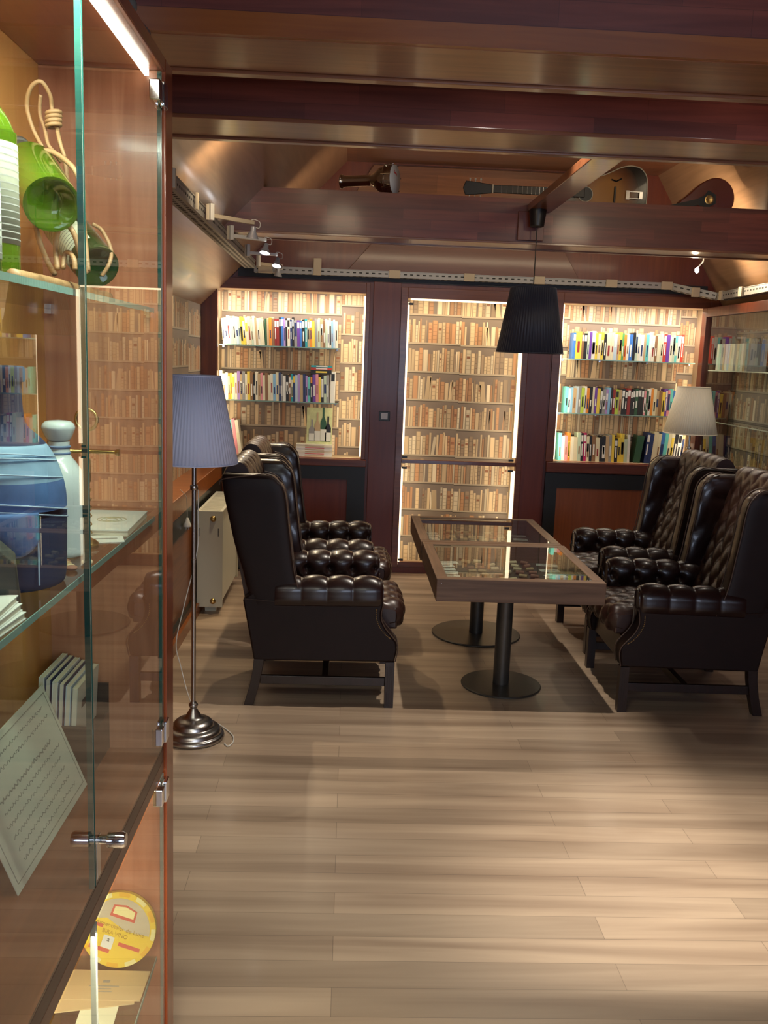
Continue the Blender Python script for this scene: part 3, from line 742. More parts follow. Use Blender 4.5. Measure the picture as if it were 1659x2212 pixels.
    sp = spline([(.335, .347), (.375, .36), (.392, .40), (.383, .445), (.345, .470), (.22, .475), (.08, .468), (-.10, .458)], 8); AS = arclen(sp); SL = AS[-1]
    def fseat(u, v):
        e0 = u*2-1; y = e0*.224; s_ = v*SL; i = 0
        while i < len(AS)-2 and AS[i+1] < s_: i += 1
        t = (s_-AS[i])/max(1e-9, AS[i+1]-AS[i]); p = sp[i].lerp(sp[i+1], t)
        a = sp[max(i-1, 0)]; c = sp[min(i+2, len(sp)-1)]; tg = (c-a).normalized(); n = Vector((tg.y, -tg.x))
        e = 1-abs(e0)**10; k = sm((s_-.02)/.03)
        d = e*k*(.016*tuftd(y, s_-.03, .112, .15, 1, 0)+tuftd(y, s_-.03, .112, .15, 0, .010))-.03*abs(e0)**14
        # n points outward
        return (p.x+n.x*d, y, p.y+n.y*d)
    b = MB(); b.grid(fseat, 56, 70); obj('seat_cushion', b, LEATHER_WLIT, R_, smooth=True, local=True, recalc=False)
    b = MB(); b.box(-.10, .366, -.221, .221, .3455, .452); obj('cushion_core', b, LEATHER_WLIT, R_, local=True, bevel=.01)
    # legs and stretchers
    for s in (1, -1):
        b = MB(); y0, y1 = sorted((s*.288, s*.332)); b.box(.312, .354, y0, y1, 0, .2205)
        for g in (.322, .333, .344): b.box(g-.0015, g+.0015, min(s*.3325, s*.331), max(s*.3325, s*.331), .01, .20)
        obj('leg', b, LEGW, R_, local=True, bevel=.002)
        b = MB(); i0 = len(b.v)
        secs = [(-.292, .2205, .046), (-.296, .17, .044), (-.310, .09, .043), (-.335, 0, .044)]
        for x, z, w_ in secs:
            for dx_, yy in ((0, y0), (w_, y0), (w_, y1), (0, y1)): b.v.append((x+dx_, yy, z))
        for i in range(3):
            for k in range(4): b.face((i*4+k, i*4+(k+1) % 4, i*4+4+(k+1) % 4, i*4+4+k))
        b.face((0, 3, 2, 1)); b.face((12, 13, 14, 15)); obj('leg', b, LEGW, R_, local=True, bevel=.002)
        obj('stretcher', MB().box(-.262, .3115, y0+.012 if s > 0 else y0+.012, y1-.012, .10, .14), LEGW, R_, local=True, bevel=.002)
    obj('stretcher', MB().box(.02, .05, -.298, .298, .102, .138), LEGW, R_, local=True, bevel=.002)
    return R_
CG = 'oxblood leather wing armchairs'
ch = make_chair('dark leather wing armchair nearest the daylight-tinted floor lamp, facing the table', CG)
ch.location = (-.11, 4.365, 0)
c2 = copy_tree(ch); c2.location = (-.135, 5.215, 0); c2['label'] = 'dark leather wing armchair behind the nearer left one, beside the radiator'
c3 = copy_tree(ch); c3.location = (1.66, 4.37, 0); c3.rotation_euler[2] = PI-.02; c3['label'] = 'reddish leather wing armchair at the right front of the table, cropped by the frame'
c4 = copy_tree(ch); c4.location = (1.705, 5.24, 0); c4.rotation_euler[2] = PI+.03; c4['label'] = 'dark leather wing armchair right of the table, in front of the cream lampshade'

# ------------------------------------------------------------------ display tables
def wine_cork(parent_none, p, a, i, where, tone):
    r_, L_ = .0105, .042
    M = Matrix.Rotation(a, 4, 'Z') @ Matrix.Rotation(PI/2, 4, 'Y')
    b = MB().lathe([(r_*.96, -L_/2), (r_, -L_/2+.001), (r_, L_/2-.001), (r_*.96, L_/2)], p, 10, 0, M)
    return obj('wine_cork', b, tone, None, smooth=True, autosmooth=40)
def table(x0, x1, y0, y1, zt, label, pedx, pedy, pr_, rise):
    root = empty('display_table', ((x0+x1)/2, (y0+y1)/2, 0), label, 'table', 'glass topped display tables')
    fw_ = .052; zb = zt-.105
    b = MB(); b.box(x0, x1, y0, y0+fw_, zb, zt); obj('frame_rail', b, TABLEW, root, bevel=.003); b = MB(); b.box(x0, x1, y1-fw_, y1, zb, zt); obj('frame_rail', b, TABLEW, root, bevel=.003)
    b = MB(); b.box(x0, x0+fw_, y0+fw_+.0005, y1-fw_-.0005, zb, zt); obj('frame_side', b, TABLEY, root, bevel=.003); b = MB(); b.box(x1-fw_, x1, y0+fw_+.0005, y1-fw_-.0005, zb, zt); obj('frame_side', b, TABLEY, root, bevel=.003)
    obj('tray_bottom', MB().box(x0+fw_, x1-fw_, y0+fw_, y1-fw_, zb+.004, zb+.016), mat('table_tray_lining', (.045, .035, .022), rough=.7, noise=.3, nscale=40), root)
    obj('glass_top', MB().box(x0+fw_+.001, x1-fw_-.001, y0+fw_+.001, y1-fw_-.001, zt-.008, zt-.002), GLASST, root)
    b = MB().lathe([(pr_-.004, 0), (pr_, .003), (pr_, .008), (pr_-.003, .011), (.05, .0115)], (pedx, pedy, 0), 56); obj('base_plate', b, DARKMET, root, smooth=True, autosmooth=30)
    b = MB().lathe([(.040, .0118), (.040, zb-.006)], (pedx, pedy, 0), 32); obj('pedestal', b, DARKMET, root, smooth=True, autosmooth=30)
    obj('top_plate', MB().box(pedx-.12, pedx+.12, pedy-.12, pedy+.12, zb-.006, zb-.0005), DARKMET, root)
    for nx in (x0+.022, x1-.022): obj('nail_head', MB().sphere((nx, y0+.001, zt-.022), .003, 5), CHROME, root)
    return root, zb+.0162
tA, zA = table(.418, 1.195, 4.02, 4.862, .625, 'nearer wooden display table with glass top over corks and labels', .802, 4.375, .2, 0)
tB, zB = table(.410, 1.185, 4.868, 5.69, .625, 'farther glass topped wooden display table, close to the lit tall bookcase', .792, 5.235, .262, 0)
CORK1 = mat('cork', (.46, .32, .17), rough=.85, noise=.3, nscale=60); CORK2 = mat('wine_stained_cork', (.30, .14, .10), rough=.85, noise=.3, nscale=60); CORK3 = mat('pale_cork', (.66, .54, .36), rough=.85)
rnd = random.Random(77)
CW = ['tan', 'wine-stained', 'pale']
for ti, (x0, x1, y0, y1, zz, tn) in enumerate(((.48, 1.13, 4.09, 4.80, zA, 'nearer'), (.475, 1.12, 4.93, 5.62, zB, 'farther'))):
    # labels in columns
    k = 0
    for colx, tone, cname in ((x0+.055, PAPER, 'left'), (x1-.06, mat('grey_label_paper', (.50, .50, .46), rough=.7), 'right')):
        nl = 9 if cname == 'left' else 6
        for i in range(nl):
            yy = y0+.045+i*(y1-y0-.09)/(nl-1); w_, d_ = rnd.uniform(.040, .062), rnd.uniform(.024, .030); xo = rnd.uniform(-.012, .012)
            M = Matrix.Translation((colx+xo, yy, zz)) @ Matrix.Rotation(rnd.uniform(-.2, .2), 4, 'Z')
            o = obj('paper_label', MB().box(-w_, w_, -d_, d_, .0002, .0012, 0, M).box(-w_*.6, w_*.6, -d_*.1, d_*.12, .0012, .0014, 1, M).box(-w_*.4, w_*.4, d_*.35, d_*.5, .0012, .0014, 1, M), [tone, INK])
            tag(o, '%s label under the %s table glass, %s from front in %s column' % ('white' if cname == 'left' else 'grey', tn, ORD[i], cname), 'label', 'bottle labels under the %s glass' % tn)
    nx, ny = 6, 9; cnt = 0
    for i in range(nx):
        for j in range(ny):
            if rnd.random() < .18: continue
            xx = x0+.165+i*(x1-x0-.34)/(nx-1)+rnd.uniform(-.006, .006); yy = y0+.05+j*(y1-y0-.10)/(ny-1)+rnd.uniform(-.008, .008)
            t_ = rnd.randrange(3); o = wine_cork(None, (xx, yy, zz+.0108), rnd.uniform(-.75, .75), cnt, tn, (CORK1, CORK2, CORK3)[t_])
            tag(o, '%s wine cork under the %s table glass, row %d from front, position %d across' % (CW[t_], tn, j+1, i+1), 'cork', 'wine corks under the %s glass' % tn); cnt += 1

# ------------------------------------------------------------------ floor lamps
def pleated_shade(parent, cx, cy, z0, z1, rb, rt, mt, n=72, amp=.0016):
    N = n*4
    def f(u, v):
        a = 2*PI*u; r_ = rb+(rt-rb)*v+amp*math.cos(a*n); return (cx+r_*math.cos(a), cy+r_*math.sin(a), z0+(z1-z0)*v)
    b = MB(); b.grid(f, N, 2, cu=True)
    o = obj('lamp_shade', b, mt, parent, smooth=True, recalc=False)
    s_ = o.modifiers.new('thick', 'SOLIDIFY'); s_.thickness = .002; s_.offset = -1
    for zz, r_ in ((z0, rb), (z1, rt)): obj('shade_rim', MB().tube([(cx+r_*math.cos(2*PI*k/48), cy+r_*math.sin(2*PI*k/48), zz) for k in range(48)], .003, 6, closed=True), mt, o, smooth=True)
    return o
def floor_lamp(cx, cy, label, shade_mat, zs0, zs1, rb, rt):
    root = empty('floor_lamp', (cx, cy, 0), label, 'lamp', 'floor lamps with pleated shades')
    prof = [(.120, 0), (.128, .006), (.129, .014), (.124, .022), (.116, .026), (.113, .036), (.105, .046), (.088, .052), (.084, .058), (.080, .068), (.066, .080), (.046, .086), (.036, .092), (.028, .104), (.018, .122), (.014, .130), (.018, .138), (.019, .146), (.013, .154), (.010, .16)]
    obj('base', MB().lathe([(p.x, p.y) for p in spline(prof, 3)], (cx, cy, 0), 48), STEEL, root, smooth=True, autosmooth=60)
    obj('pole', MB().lathe([(.009, .16), (.009, .75), (.0105, .751), (.0105, .765), (.009, .766), (.009, zs1-.03)], (cx, cy, 0), 20), STEEL, root, smooth=True, autosmooth=40)
    obj('collar', MB().lathe([(.014, 1.05), (.016, 1.055), (.016, 1.065), (.014, 1.07)], (cx, cy, 0), 20), STEEL, root, smooth=True)
    sh = pleated_shade(root, cx, cy, zs0, zs1, rb, rt, shade_mat)
    b = MB()
    for k in range(3):
        a = k*2*PI/3+.4; b.tube([(cx, cy, zs1-.02), (cx+rt*.98*math.cos(a), cy+rt*.98*math.sin(a), zs1-.005)], .0015, 6)
    obj('spider', b, STEEL, root)
    obj('bulb', MB().sphere((cx, cy, (zs0+zs1)/2), .028, 8, 0, 1.2), WHITE, root, smooth=True)
    obj('socket', MB().lathe([(.016, zs1-.12), (.016, zs1-.02)], (cx, cy, 0), 16), WHITE, root)
    return root
TINTSH = mat('daylight_tinted_fabric', (.66, .72, .95), rough=.8)  # blue tint of the cool daylight put into the fabric colour
CREAMSH = mat('cream_pleated_fabric', (.80, .74, .60), rough=.8)
fl = floor_lamp(-.612, 3.66, 'brushed metal floor lamp with daylight-tinted pleated shade beside the glass cabinet', TINTSH, 1.163, 1.503, .173, .102)
f2 = floor_lamp(2.365, 6.28, 'floor lamp with cream pleated shade standing behind the right armchairs', CREAMSH, 1.162, 1.48, .180, .108)
cord = spline([(-.60, 3.57, .01), (-.50, 3.50, .006), (-.46, 3.56, .005), (-.49, 3.70, .005)], 8)
obj('cord', MB().tube(spline([(-.60, 3.79, .02), (-.55, 3.82, .005), (-.46, 3.70, .004), (-.44, 3.62, .004), (-.455, 3.57, .004), (-.475, 3.60, .004)], 8), .0025, 6), WHITE, fl, smooth=True)
obj('cord', MB().tube(spline([(-.595, 3.665, 1.05), (-.597, 3.67, .95), (-.60, 3.67, .80), (-.66, 3.70, .55), (-.70, 3.75, .38), (-.69, 3.80, .26), (-.66, 3.80, .14), (-.62, 3.795, .03)], 8), .0022, 6), WHITE, fl, smooth=True)
# plug on a cord hanging at the left wall
pg = empty('hanging_plug', (XL+.07, 5.16, .60), 'white plug dangling on a cord from the left wall ledge', 'plug')
obj('cord', MB().tube(spline([(XL+.05, 5.05, .84), (XL+.075, 5.08, .80), (XL+.075, 5.12, .75), (XL+.07, 5.16, .66)], 6), .002, 6), WHITE, pg, smooth=True)
obj('plug_body', MB().lathe([(.006, .662), (.010, .655), (.016, .635), (.022, .622), (.022, .612), (.006, .610)], (XL+.07, 5.16, 0), 14), WHITE, pg, smooth=True, autosmooth=50)
obj('prong', MB().box(XL+.062, XL+.065, 5.157, 5.163, .594, .612).box(XL+.076, XL+.079, 5.157, 5.163, .594, .612), CHROME, pg)

# ------------------------------------------------------------------ radiator
rd = empty('radiator', (-.835, 5.9, .0), 'cream panel radiator with round valve knobs standing at the left wall', 'radiator')
rx0, rx1, ry0, ry1 = -.903, -.745, 5.50, 6.30
b = MB(); b.box(rx0, rx1, ry0, ry0+.012, .045, .648); obj('side_cover', b, CREAMP, rd, bevel=.004); b = MB(); b.box(rx0, rx1, ry1-.012, ry1, .045, .648); obj('side_cover', b, CREAMP, rd, bevel=.004)
b = MB()
def fr(u, v, x, s): return (x+s*.004*(.5+.5*math.cos(2*PI*v*18)), ry0+.012+(ry1-ry0-.024)*v, .06+.575*u)
b.grid(lambda u, v: fr(u, v, rx1-.018, 1), 1, 144); obj('front_panel', b, CREAMP, rd, smooth=True)
obj('rear_panel', MB().box(rx0+.004, rx0+.014, ry0+.012, ry1-.012, .06, .635), CREAMP, rd)
b = MB(); b.box(rx0+.002, rx1-.002, ry0+.012, ry1-.012, .640, .646)
for k in range(26): b.box(rx0+.02, rx1-.02, ry0+.03+k*.029, ry0+.038+k*.029, .646, .6478)
obj('top_grille', b, CREAMP, rd)
for z in (.60, .085):
    M = Matrix.Rotation(PI/2, 4, 'X'); b = MB().lathe([(.018, 0), (.018, .006), (.013, .010), (.009, .022), (.004, .024)], (rx0+.10, ry0-.0002, z), 18, 0, M); obj('valve_knob', b, BRASS, rd, smooth=True, autosmooth=40)
b = MB()
for xx in (rx0+.012, rx1-.03): b.box(xx, xx+.005, ry0-.001, ry0+.0, .49, .54)
obj('slot', b, BLACKM, rd)
for yy in (ry0+.08, ry1-.12): obj('foot', MB().box(rx0+.04, rx1-.05, yy, yy+.03, 0, .046), CREAMP, rd)

# ------------------------------------------------------------------ pendant lamp
pd = empty('pendant_lamp', (1.0, 5.19, 1.66), 'black pleated pendant lamp hanging over the far table from a dark cup', 'lamp')
pleated_shade(pd, 1.0, 5.19, 1.658, 2.012, .186, .125, mat('daylit_black_fabric', (.014, .018, .040), rough=.5, sheen=.3), n=64, amp=.002)  # black fabric, with the blue daylight highlight put into its colour
obj('canopy', MB().lathe([(.030, 2.338), (.038, 2.342), (.047, 2.42), (.047, 2.4295)], (.998, 5.19, 0), 28), BLACKM, pd, smooth=True, autosmooth=40)
obj('cord', MB().tube([(.998, 5.19, 2.34), (1.0, 5.19, 1.97)], .0028, 8), BLACKM, pd)
obj('socket', MB().lathe([(.022, 1.87), (.022, 1.97), (.008, 1.985)], (1.0, 5.19, 0), 18), BLACKM, pd)
b = MB()
for k in range(3): a = k*2*PI/3; b.tube([(1.0, 5.19, 1.975), (1.0+.122*math.cos(a), 5.19+.122*math.sin(a), 2.008)], .0015, 6)
obj('spider', b, BLACKM, pd)
obj('bulb', MB().sphere((1.0, 5.19, 1.83), .03, 8, 0, 1.2), WHITE, pd, smooth=True)

# ------------------------------------------------------------------ cable trays and spots
def tray(root_label, pts, w_, h, side, clips, name='cable_tray', slot_n=None):
    root = empty(name, pts[0], root_label, 'cable tray')
    for a, b_ in zip(pts[:-1], pts[1:]):
        a = Vector(a); b_ = Vector(b_); d = (b_-a); L_ = d.length; X = d.normalized(); Y = Vector(side); Y = (Y-X*Y.dot(X)).normalized(); Z = X.cross(Y)
        M = Matrix((X, Y, Z)).transposed().to_4x4(); M.translation = a
        b = MB(); zs = 1 if Z.z > 0 else -1
        b.box(0, L_, 0, w_, -.0015, 0, 0, M); b.box(0, L_, 0, .0015, 0, zs*h, 0, M); b.box(0, L_, w_-.0015, w_, 0, zs*h, 0, M)
        b.box(0, L_, -.006, 0, zs*h-zs*.004, zs*h, 0, M)
        k = .02
        while k < L_-.03:
            b.box(k, k+.022, -.0006, .0, zs*h*.42, zs*h*.62, 1, M); b.box(k, k+.022, w_*.2, w_*.4, -.0021, -.0015, 1, M); b.box(k, k+.022, w_*.6, w_*.8, -.0021, -.0015, 1, M); k += .045
        obj('channel', b, [TRAY, SLOT], root)
    for p, sz in clips:
        b = MB().box(p[0]-sz[0]/2, p[0]+sz[0]/2, p[1]-sz[1]/2, p[1]+sz[1]/2, p[2]-.004, p[2]+sz[2]); obj('clip', b, TRAYC, root, bevel=.002)
    return root
trL = tray('perforated metal cable tray along the left ceiling slope, carrying arm spotlights', [(-.662, 2.2, 2.185), (-.69, 6.64, 2.185)], .075, .05, (-1, 0, 0),
           [((-.66, y, 2.182), (.012, .02, .065)) for y in (3.5, 4.0, 4.29, 4.98, 5.79, 6.50)])
trB = tray('perforated metal cable tray running above the three bookcases', [(-.70, 6.66, 2.162), (2.27, 6.66, 2.162), (2.54, 6.50, 2.095)], .07, .042, (0, 1, 0),
           [((-.255, 6.655, 2.16), (.055, .03, .11)), ((.29, 6.655, 2.16), (.08, .02, .05)), ((.82, 6.655, 2.16), (.075, .02, .05)), ((1.32, 6.655, 2.16), (.08, .02, .05)), ((1.84, 6.655, 2.16), (.08, .02, .05)), ((2.24, 6.655, 2.16), (.08, .02, .05)), ((-.62, 6.655, 2.16), (.10, .02, .05)), ((2.42, 6.565, 2.11), (.05, .03, .06))])
trR = tray('perforated metal cable tray along the right ceiling slope above the glazed cabinet', [(2.545, 6.49, 2.085), (2.50, 3.4, 2.10)], .075, .05, (1, 0, 0), [((2.54, 6.40, 2.082), (.02, .05, .06)), ((2.53, 6.05, 2.084), (.02, .05, .06))])
def arm_spot(x0, y0, x1, y1, z, label, lit, energy=0, aim=None):
    root = empty('arm_spotlight', (x0, y0, z), label, 'spotlight', 'arm spotlights on the left tray')
    A = Vector((x0, y0, z)); B = Vector((x1, y1, z)); d = (B-A); L_ = d.length; X = d.normalized(); Y = Vector((0, 0, 1)).cross(X)
    M = Matrix((X, Y, Vector((0, 0, 1)))).transposed().to_4x4(); M.translation = A
    obj('arm', MB().box(0, L_, -.009, .009, .0, .018, 0, M), TRAYC if not lit else WHITE, root, bevel=.002)
    obj('bracket', MB().box(-.006, .014, -.012, .012, -.012, .06, 0, M), WHITE, root, bevel=.002)
    tip = B; head = tip+Vector((.0, -.02, -.040)); ax = (Vector(aim)-head).normalized() if aim else Vector((-.1, .1, -1)).normalized()
    Q = ax.to_track_quat('-Z', 'Y').to_matrix().to_4x4()
    b = MB().lathe([(.010, .030), (.013, .022), (.014, .008), (.024, -.010), (.029, -.024), (.027, -.024), (.020, -.008), (.008, .004)], head, 20, 0, Q, caps=False)
    h = obj('reflector', b, mat('spot_head_metal', (.45, .47, .52), rough=.3, metal=.3), root, smooth=True, autosmooth=50)
    b = MB().lathe([(.0255, -.020), (.020, -.0225), (.0001, -.0235)], head, 20, 0, Q, caps=False)
    obj('lens', b, BULB if lit else WHITE, h, smooth=True)
    obj('cable', MB().tube(spline([tip+Vector((-.02, 0, .012)), tip+Vector((.0, 0, .024)), tip+Vector((.03, -.005, .012)), tip+Vector((.028, -.012, -.015)), head-ax*.030], 6), .0018, 6), WHITE, root, smooth=True)
    if lit: light('spot_lamp', 'SPOT', tuple(head+ax*.030), energy, WARM, aim, .012, angle=80, blend=.6)
arm_spot(-.648, 4.29, -.475, 4.47, 2.19, 'unlit arm spotlight with bluish head, nearest the camera on the left tray', False)
arm_spot(-.648, 4.98, -.475, 5.11, 2.19, 'lit arm spotlight second from the camera on the left tray', True, 40, (-.80, 4.45, 0))
arm_spot(-.648, 5.79, -.470, 5.83, 2.19, 'lit arm spotlight third from the camera on the left tray', True, 45, (-.75, 4.95, 0))
arm_spot(-.648, 6.42, -.52, 6.55, 2.19, 'arm spotlight at the corner end of the left tray', False)
# small clip lamp under right slope
cl = empty('clip_lamp', (2.26, 6.1, 2.22), 'small bare clip lamp shining onto the right ceiling slope', 'lamp')
obj('bulb', MB().sphere((2.262, 6.15, 2.245), .014, 8, 0, 1.3), BULB, cl, smooth=True); obj('stem', MB().tube([(2.264, 6.15, 2.262), (2.29, 6.13, 2.30), (2.30, 6.12, 2.445)], .005, 8), WHITE, cl)
light('slope_uplight', 'SPOT', (2.22, 6.10, 2.22), 26, WARM, (2.60, 5.7, 2.3), .015, angle=150, blend=1)
light('slope_uplight', 'SPOT', (2.15, 5.75, 2.42), 12, WARM, (2.35, 5.9, 2.62), .015, angle=140, blend=1)
light('slope_uplight_left', 'SPOT', (-.40, 3.9, 2.30), 8, WARM, (-.8, 4.2, 2.5), .02, angle=140, blend=1)
# ceiling spot housings
for i, (p, a, e, c, an, bl) in enumerate(CEIL_SPOTS):
    r_ = empty('ceiling_spotlight', (p[0], p[1], p[2]), 'small round ceiling spotlight hidden between the beams, %s' % ('above the table', 'above the right floor', 'above the left floor', 'above the right armchairs')[i], 'spotlight')
    zc = min(ZC, wall_z_slope(p[0]))
    obj('housing', MB().lathe([(.035, p[2]+.015), (.035, zc-.0005)], (p[0], p[1], 0), 20), BLACKM, r_, smooth=True, autosmooth=40)
    obj('lens', MB().lathe([(.028, p[2]+.010), (.028, p[2]+.0149)], (p[0], p[1], 0), 20), BULB, r_)

for i, (x, y, z, e, aim) in enumerate(FILL_UPLIGHTS):
    r_ = empty('fill_uplight', (x, y, 2.561), 'added fill light standing on top of the middle beam, %s end' % ('left', 'right')[i], 'spotlight')
    obj('body', MB().box(x-.05, x+.05, y-.03, y+.02, 2.561, 2.585), BLACKM, r_)
    light('fill_uplight_lamp', 'SPOT', (x, y+.02, 2.64), e, WARM, aim, .14, angle=130, blend=1)

# ------------------------------------------------------------------ instruments on the far beam
dr = empty('goblet_drum', (.10, 5.40, 2.50), 'chrome goblet drum lying on the far beam with pale drumhead', 'drum')
M = Matrix.Rotation(-.42, 4, 'Z') @ Matrix.Rotation(PI/2, 4, 'Y')   # local +z points to the right and towards the viewer
HC = (.215, 5.37, 2.50+.0865)
prof = [(.034, -.33), (.040, -.328), (.036, -.315), (.032, -.30), (.031, -.16), (.040, -.13), (.066, -.09), (.074, -.06), (.076, -.02)]
obj('body', MB().lathe([(p.x, p.y) for p in spline(prof, 4)], HC, 32, 0, M), CHROME, dr, smooth=True, autosmooth=70)
obj('hoop', MB().lathe([(.078, -.055), (.082, -.05), (.082, -.04), (.078, -.036), (.078, -.024), (.085, -.02), (.085, -.002), (.080, 0)], HC, 36, 0, M, caps=False), CHROME, dr, smooth=True, autosmooth=40)
obj('drumhead', MB().lathe([(.080, -.003), (.079, .002), (.0001, .0025)], HC, 36, 0, M, caps=False), mat('drumhead_skin', (.62, .68, .80), rough=.45), dr, smooth=True)  # skin colour includes the bluish cast of the daylight
Mt = Matrix.Translation(HC) @ M @ Matrix.Rotation(PI/2, 4, 'Z') @ Matrix.Translation((0, 0, .0035)) @ Matrix.Translation((-.005, .035, 0)) @ Matrix.Rotation(-.25, 4, 'Z')
text_mesh('lettering', 'PEARL'[:0]+'Remix'[:4], .022, Mt, mat('red_ink', (.5, .02, .04), rough=.5), dr)
b = MB()
for k in range(7):
    a = k*2*PI/7; Mk = M @ Matrix.Rotation(a, 4, 'Z')
    p0 = Vector(HC)+(Mk @ Vector((.087, 0, .004))); p1 = Vector(HC)+(Mk @ Vector((.084, 0, -.055))); b.tube([p0, p1], .003, 6)
obj('tension_rod', b, CHROME, dr)

def plate(pts2, y0, y1, name, mt, root, bev=.003): return obj(name, MB().prism(pts2, lambda p, q, t: (p, t, q), y0, y1), mt, root, bevel=bev)
gt = empty('archtop_guitar', (1.2, 5.62, 2.356), 'sunburst hollow-body guitar lying on its side behind the far beam', 'guitar')
cz = 2.600; gx = 1.30
half = [(1.718, 0), (1.716, .07), (1.703, .12), (1.665, .156), (1.61, .165), (1.555, .154), (1.50, .128), (1.45, .106), (1.41, .100), (1.37, .108), (1.33, .122), (1.29, .124), (1.255, .10), (1.24, .06), (1.235, .03)]
lower = [(x, -z) for x, z in reversed(half[1:])]
out = [(p.x, cz+p.y) for p in spline(half+lower, 4, closed=True)]
GW = mat('guitar_side_wood', (.10, .035, .012), rough=.25, coat=.5)
# sunburst: radial colour from the body's own centre
mt, nt, bs = new_mat('sunburst_finish'); geo = nt.nodes.new('ShaderNodeTexCoord'); mp = nt.nodes.new('ShaderNodeMapping'); mp.inputs['Location'].default_value = (-1.48+1.2, 0, -(cz-2.356)); mp.inputs['Scale'].default_value = (1, 0, 1)
nt.links.new(geo.outputs['Object'], mp.inputs[0]); ln = nt.nodes.new('ShaderNodeVectorMath'); ln.operation = 'LENGTH'; nt.links.new(mp.outputs[0], ln.inputs[0])
cr = nt.nodes.new('ShaderNodeValToRGB'); e = cr.color_ramp.elements; e[0].position = .07; e[0].color = (.50, .22, .04, 1); e[1].position = .20; e[1].color = (.012, .006, .004, 1); el = e.new(.14); el.color = (.22, .07, .015, 1)
nt.links.new(ln.outputs['Value'], cr.inputs[0]); nt.links.new(cr.outputs[0], bs.inputs['Base Color']); bs.inputs['Roughness'].default_value = .2; bs.inputs['Coat Weight'].default_value = .5
obj('body', MB().prism(out, lambda p, q, t: (p, t, q), 5.60, 5.67), [mt], gt, bevel=.004)
bnd = [(x, 5.5985, z) for x, z in out]
obj('binding', MB().tube(bnd, .0035, 6, closed=True), mat('ivory_binding', (.75, .70, .55), rough=.4), gt, smooth=True)
M = Matrix.Translation((1.352, 5.598, cz-.005)) @ Matrix.Rotation(PI/2, 4, 'X')
obj('pickguard_disc', MB().lathe([(.040, -.002), (.040, .002)], (0, 0, 0), 30, 0, M), BLACKM, gt)
obj('disc_binding', MB().tube([(1.352+.042*math.cos(2*PI*k/30), 5.597, cz-.005+.042*math.sin(2*PI*k/30)) for k in range(30)], .0025, 6, closed=True), MC['ivory_binding'], gt, smooth=True)
plate([(.80, cz-.022), (1.345, cz-.026), (1.345, cz+.026), (.80, cz+.022)], 5.585, 5.597, 'neck', mat('dark_fretboard', (.02, .013, .01), rough=.4), gt)
b = MB()
for k in range(16): fx = .812+.52*(1-.5**((k+1)/12))*1.25; b.box(fx, fx+.0015, 5.5842, 5.585, cz-.022, cz+.022)
obj('frets', b, CHROME, gt)
obj('nut', MB().box(.797, .803, 5.583, 5.597, cz-.024, cz+.024), MC['ivory_binding'], gt)
plate([(.64, cz-.040), (.70, cz-.036), (.795, cz-.024), (.795, cz+.024), (.70, cz+.036), (.64, cz+.040), (.625, cz)], 5.588, 5.602, 'headstock', BLACKM, gt)
for k in range(3):
    for s in (1, -1): obj('tuning_peg', MB().tube([(.665+k*.032, 5.595, cz+s*.036), (.665+k*.032, 5.595, cz+s*.048)], .003, 6).sphere((.665+k*.032, 5.595, cz+s*.052), .006, 5), WHITE, gt, smooth=True)
b = MB(); b.box(1.60, 1.69, 5.588, 5.592, cz-.022, cz-.016); b.box(1.60, 1.69, 5.588, 5.592, cz+.016, cz+.022); b.box(1.59, 1.612, 5.586, 5.594, cz-.026, cz+.026); b.box(1.67, 1.69, 5.586, 5.594, cz-.02, cz+.02)
obj('tailpiece', b, CHROME, gt, bevel=.001)
obj('bridge', MB().box(1.52, 1.53, 5.588, 5.5995, cz-.045, cz+.045), BLACKM, gt, bevel=.002)
for s in (1, -1): obj('sound_hole', MB().tube([Vector((1.50, 5.598, cz+s*.085)), Vector((1.53, 5.598, cz+s*.075)), Vector((1.56, 5.598, cz+s*.092))], .0045, 6), BLACKM, gt)
mn = empty('mandolin', (2.1, 5.62, 2.356), 'dark red teardrop mandolin propped behind the right end of the far beam', 'mandolin')
rot = Matrix.Translation((2.13, 5.62, 2.605)) @ Matrix.Rotation(-.24, 4, 'Y')
tp = spline([(.12, 0), (.105, .06), (.06, .105), (0, .118), (-.07, .10), (-.15, .055), (-.21, .022), (-.21, -.022), (-.15, -.055), (-.07, -.10), (0, -.118), (.06, -.105), (.105, -.06)], 5, closed=True)
obj('body', MB().prism([(p.x, p.y) for p in tp], lambda p, q, t: tuple(rot @ Vector((p, t, q))), -.012, .05), mat('cherry_mandolin', (.16, .025, .012), rough=.25, coat=.5), mn, bevel=.006)
obj('pickguard', MB().prism([(-.10, -.02), (-.05, -.045), (.0, -.03), (.01, .02), (-.03, .055), (-.06, .03), (-.10, .02)], lambda p, q, t: tuple(rot @ Vector((p, t, q))), -.0145, -.0125), BLACKM, mn)
obj('neck', MB().prism([(-.40, -.014), (-.10, -.017), (-.10, .017), (-.40, .014)], lambda p, q, t: tuple(rot @ Vector((p, t, q))), -.026, -.015), MC['dark_fretboard'], mn)
Mr = rot @ Matrix.Translation((-.035, -.0148, .0)) @ Matrix.Rotation(PI/2, 4, 'X')
obj('rosette', MB().lathe([(.024, 0), (.026, .002), (.020, .003), (.0001, .001)], (0, 0, 0), 22, 0, Mr, caps=False), BRASS, mn)

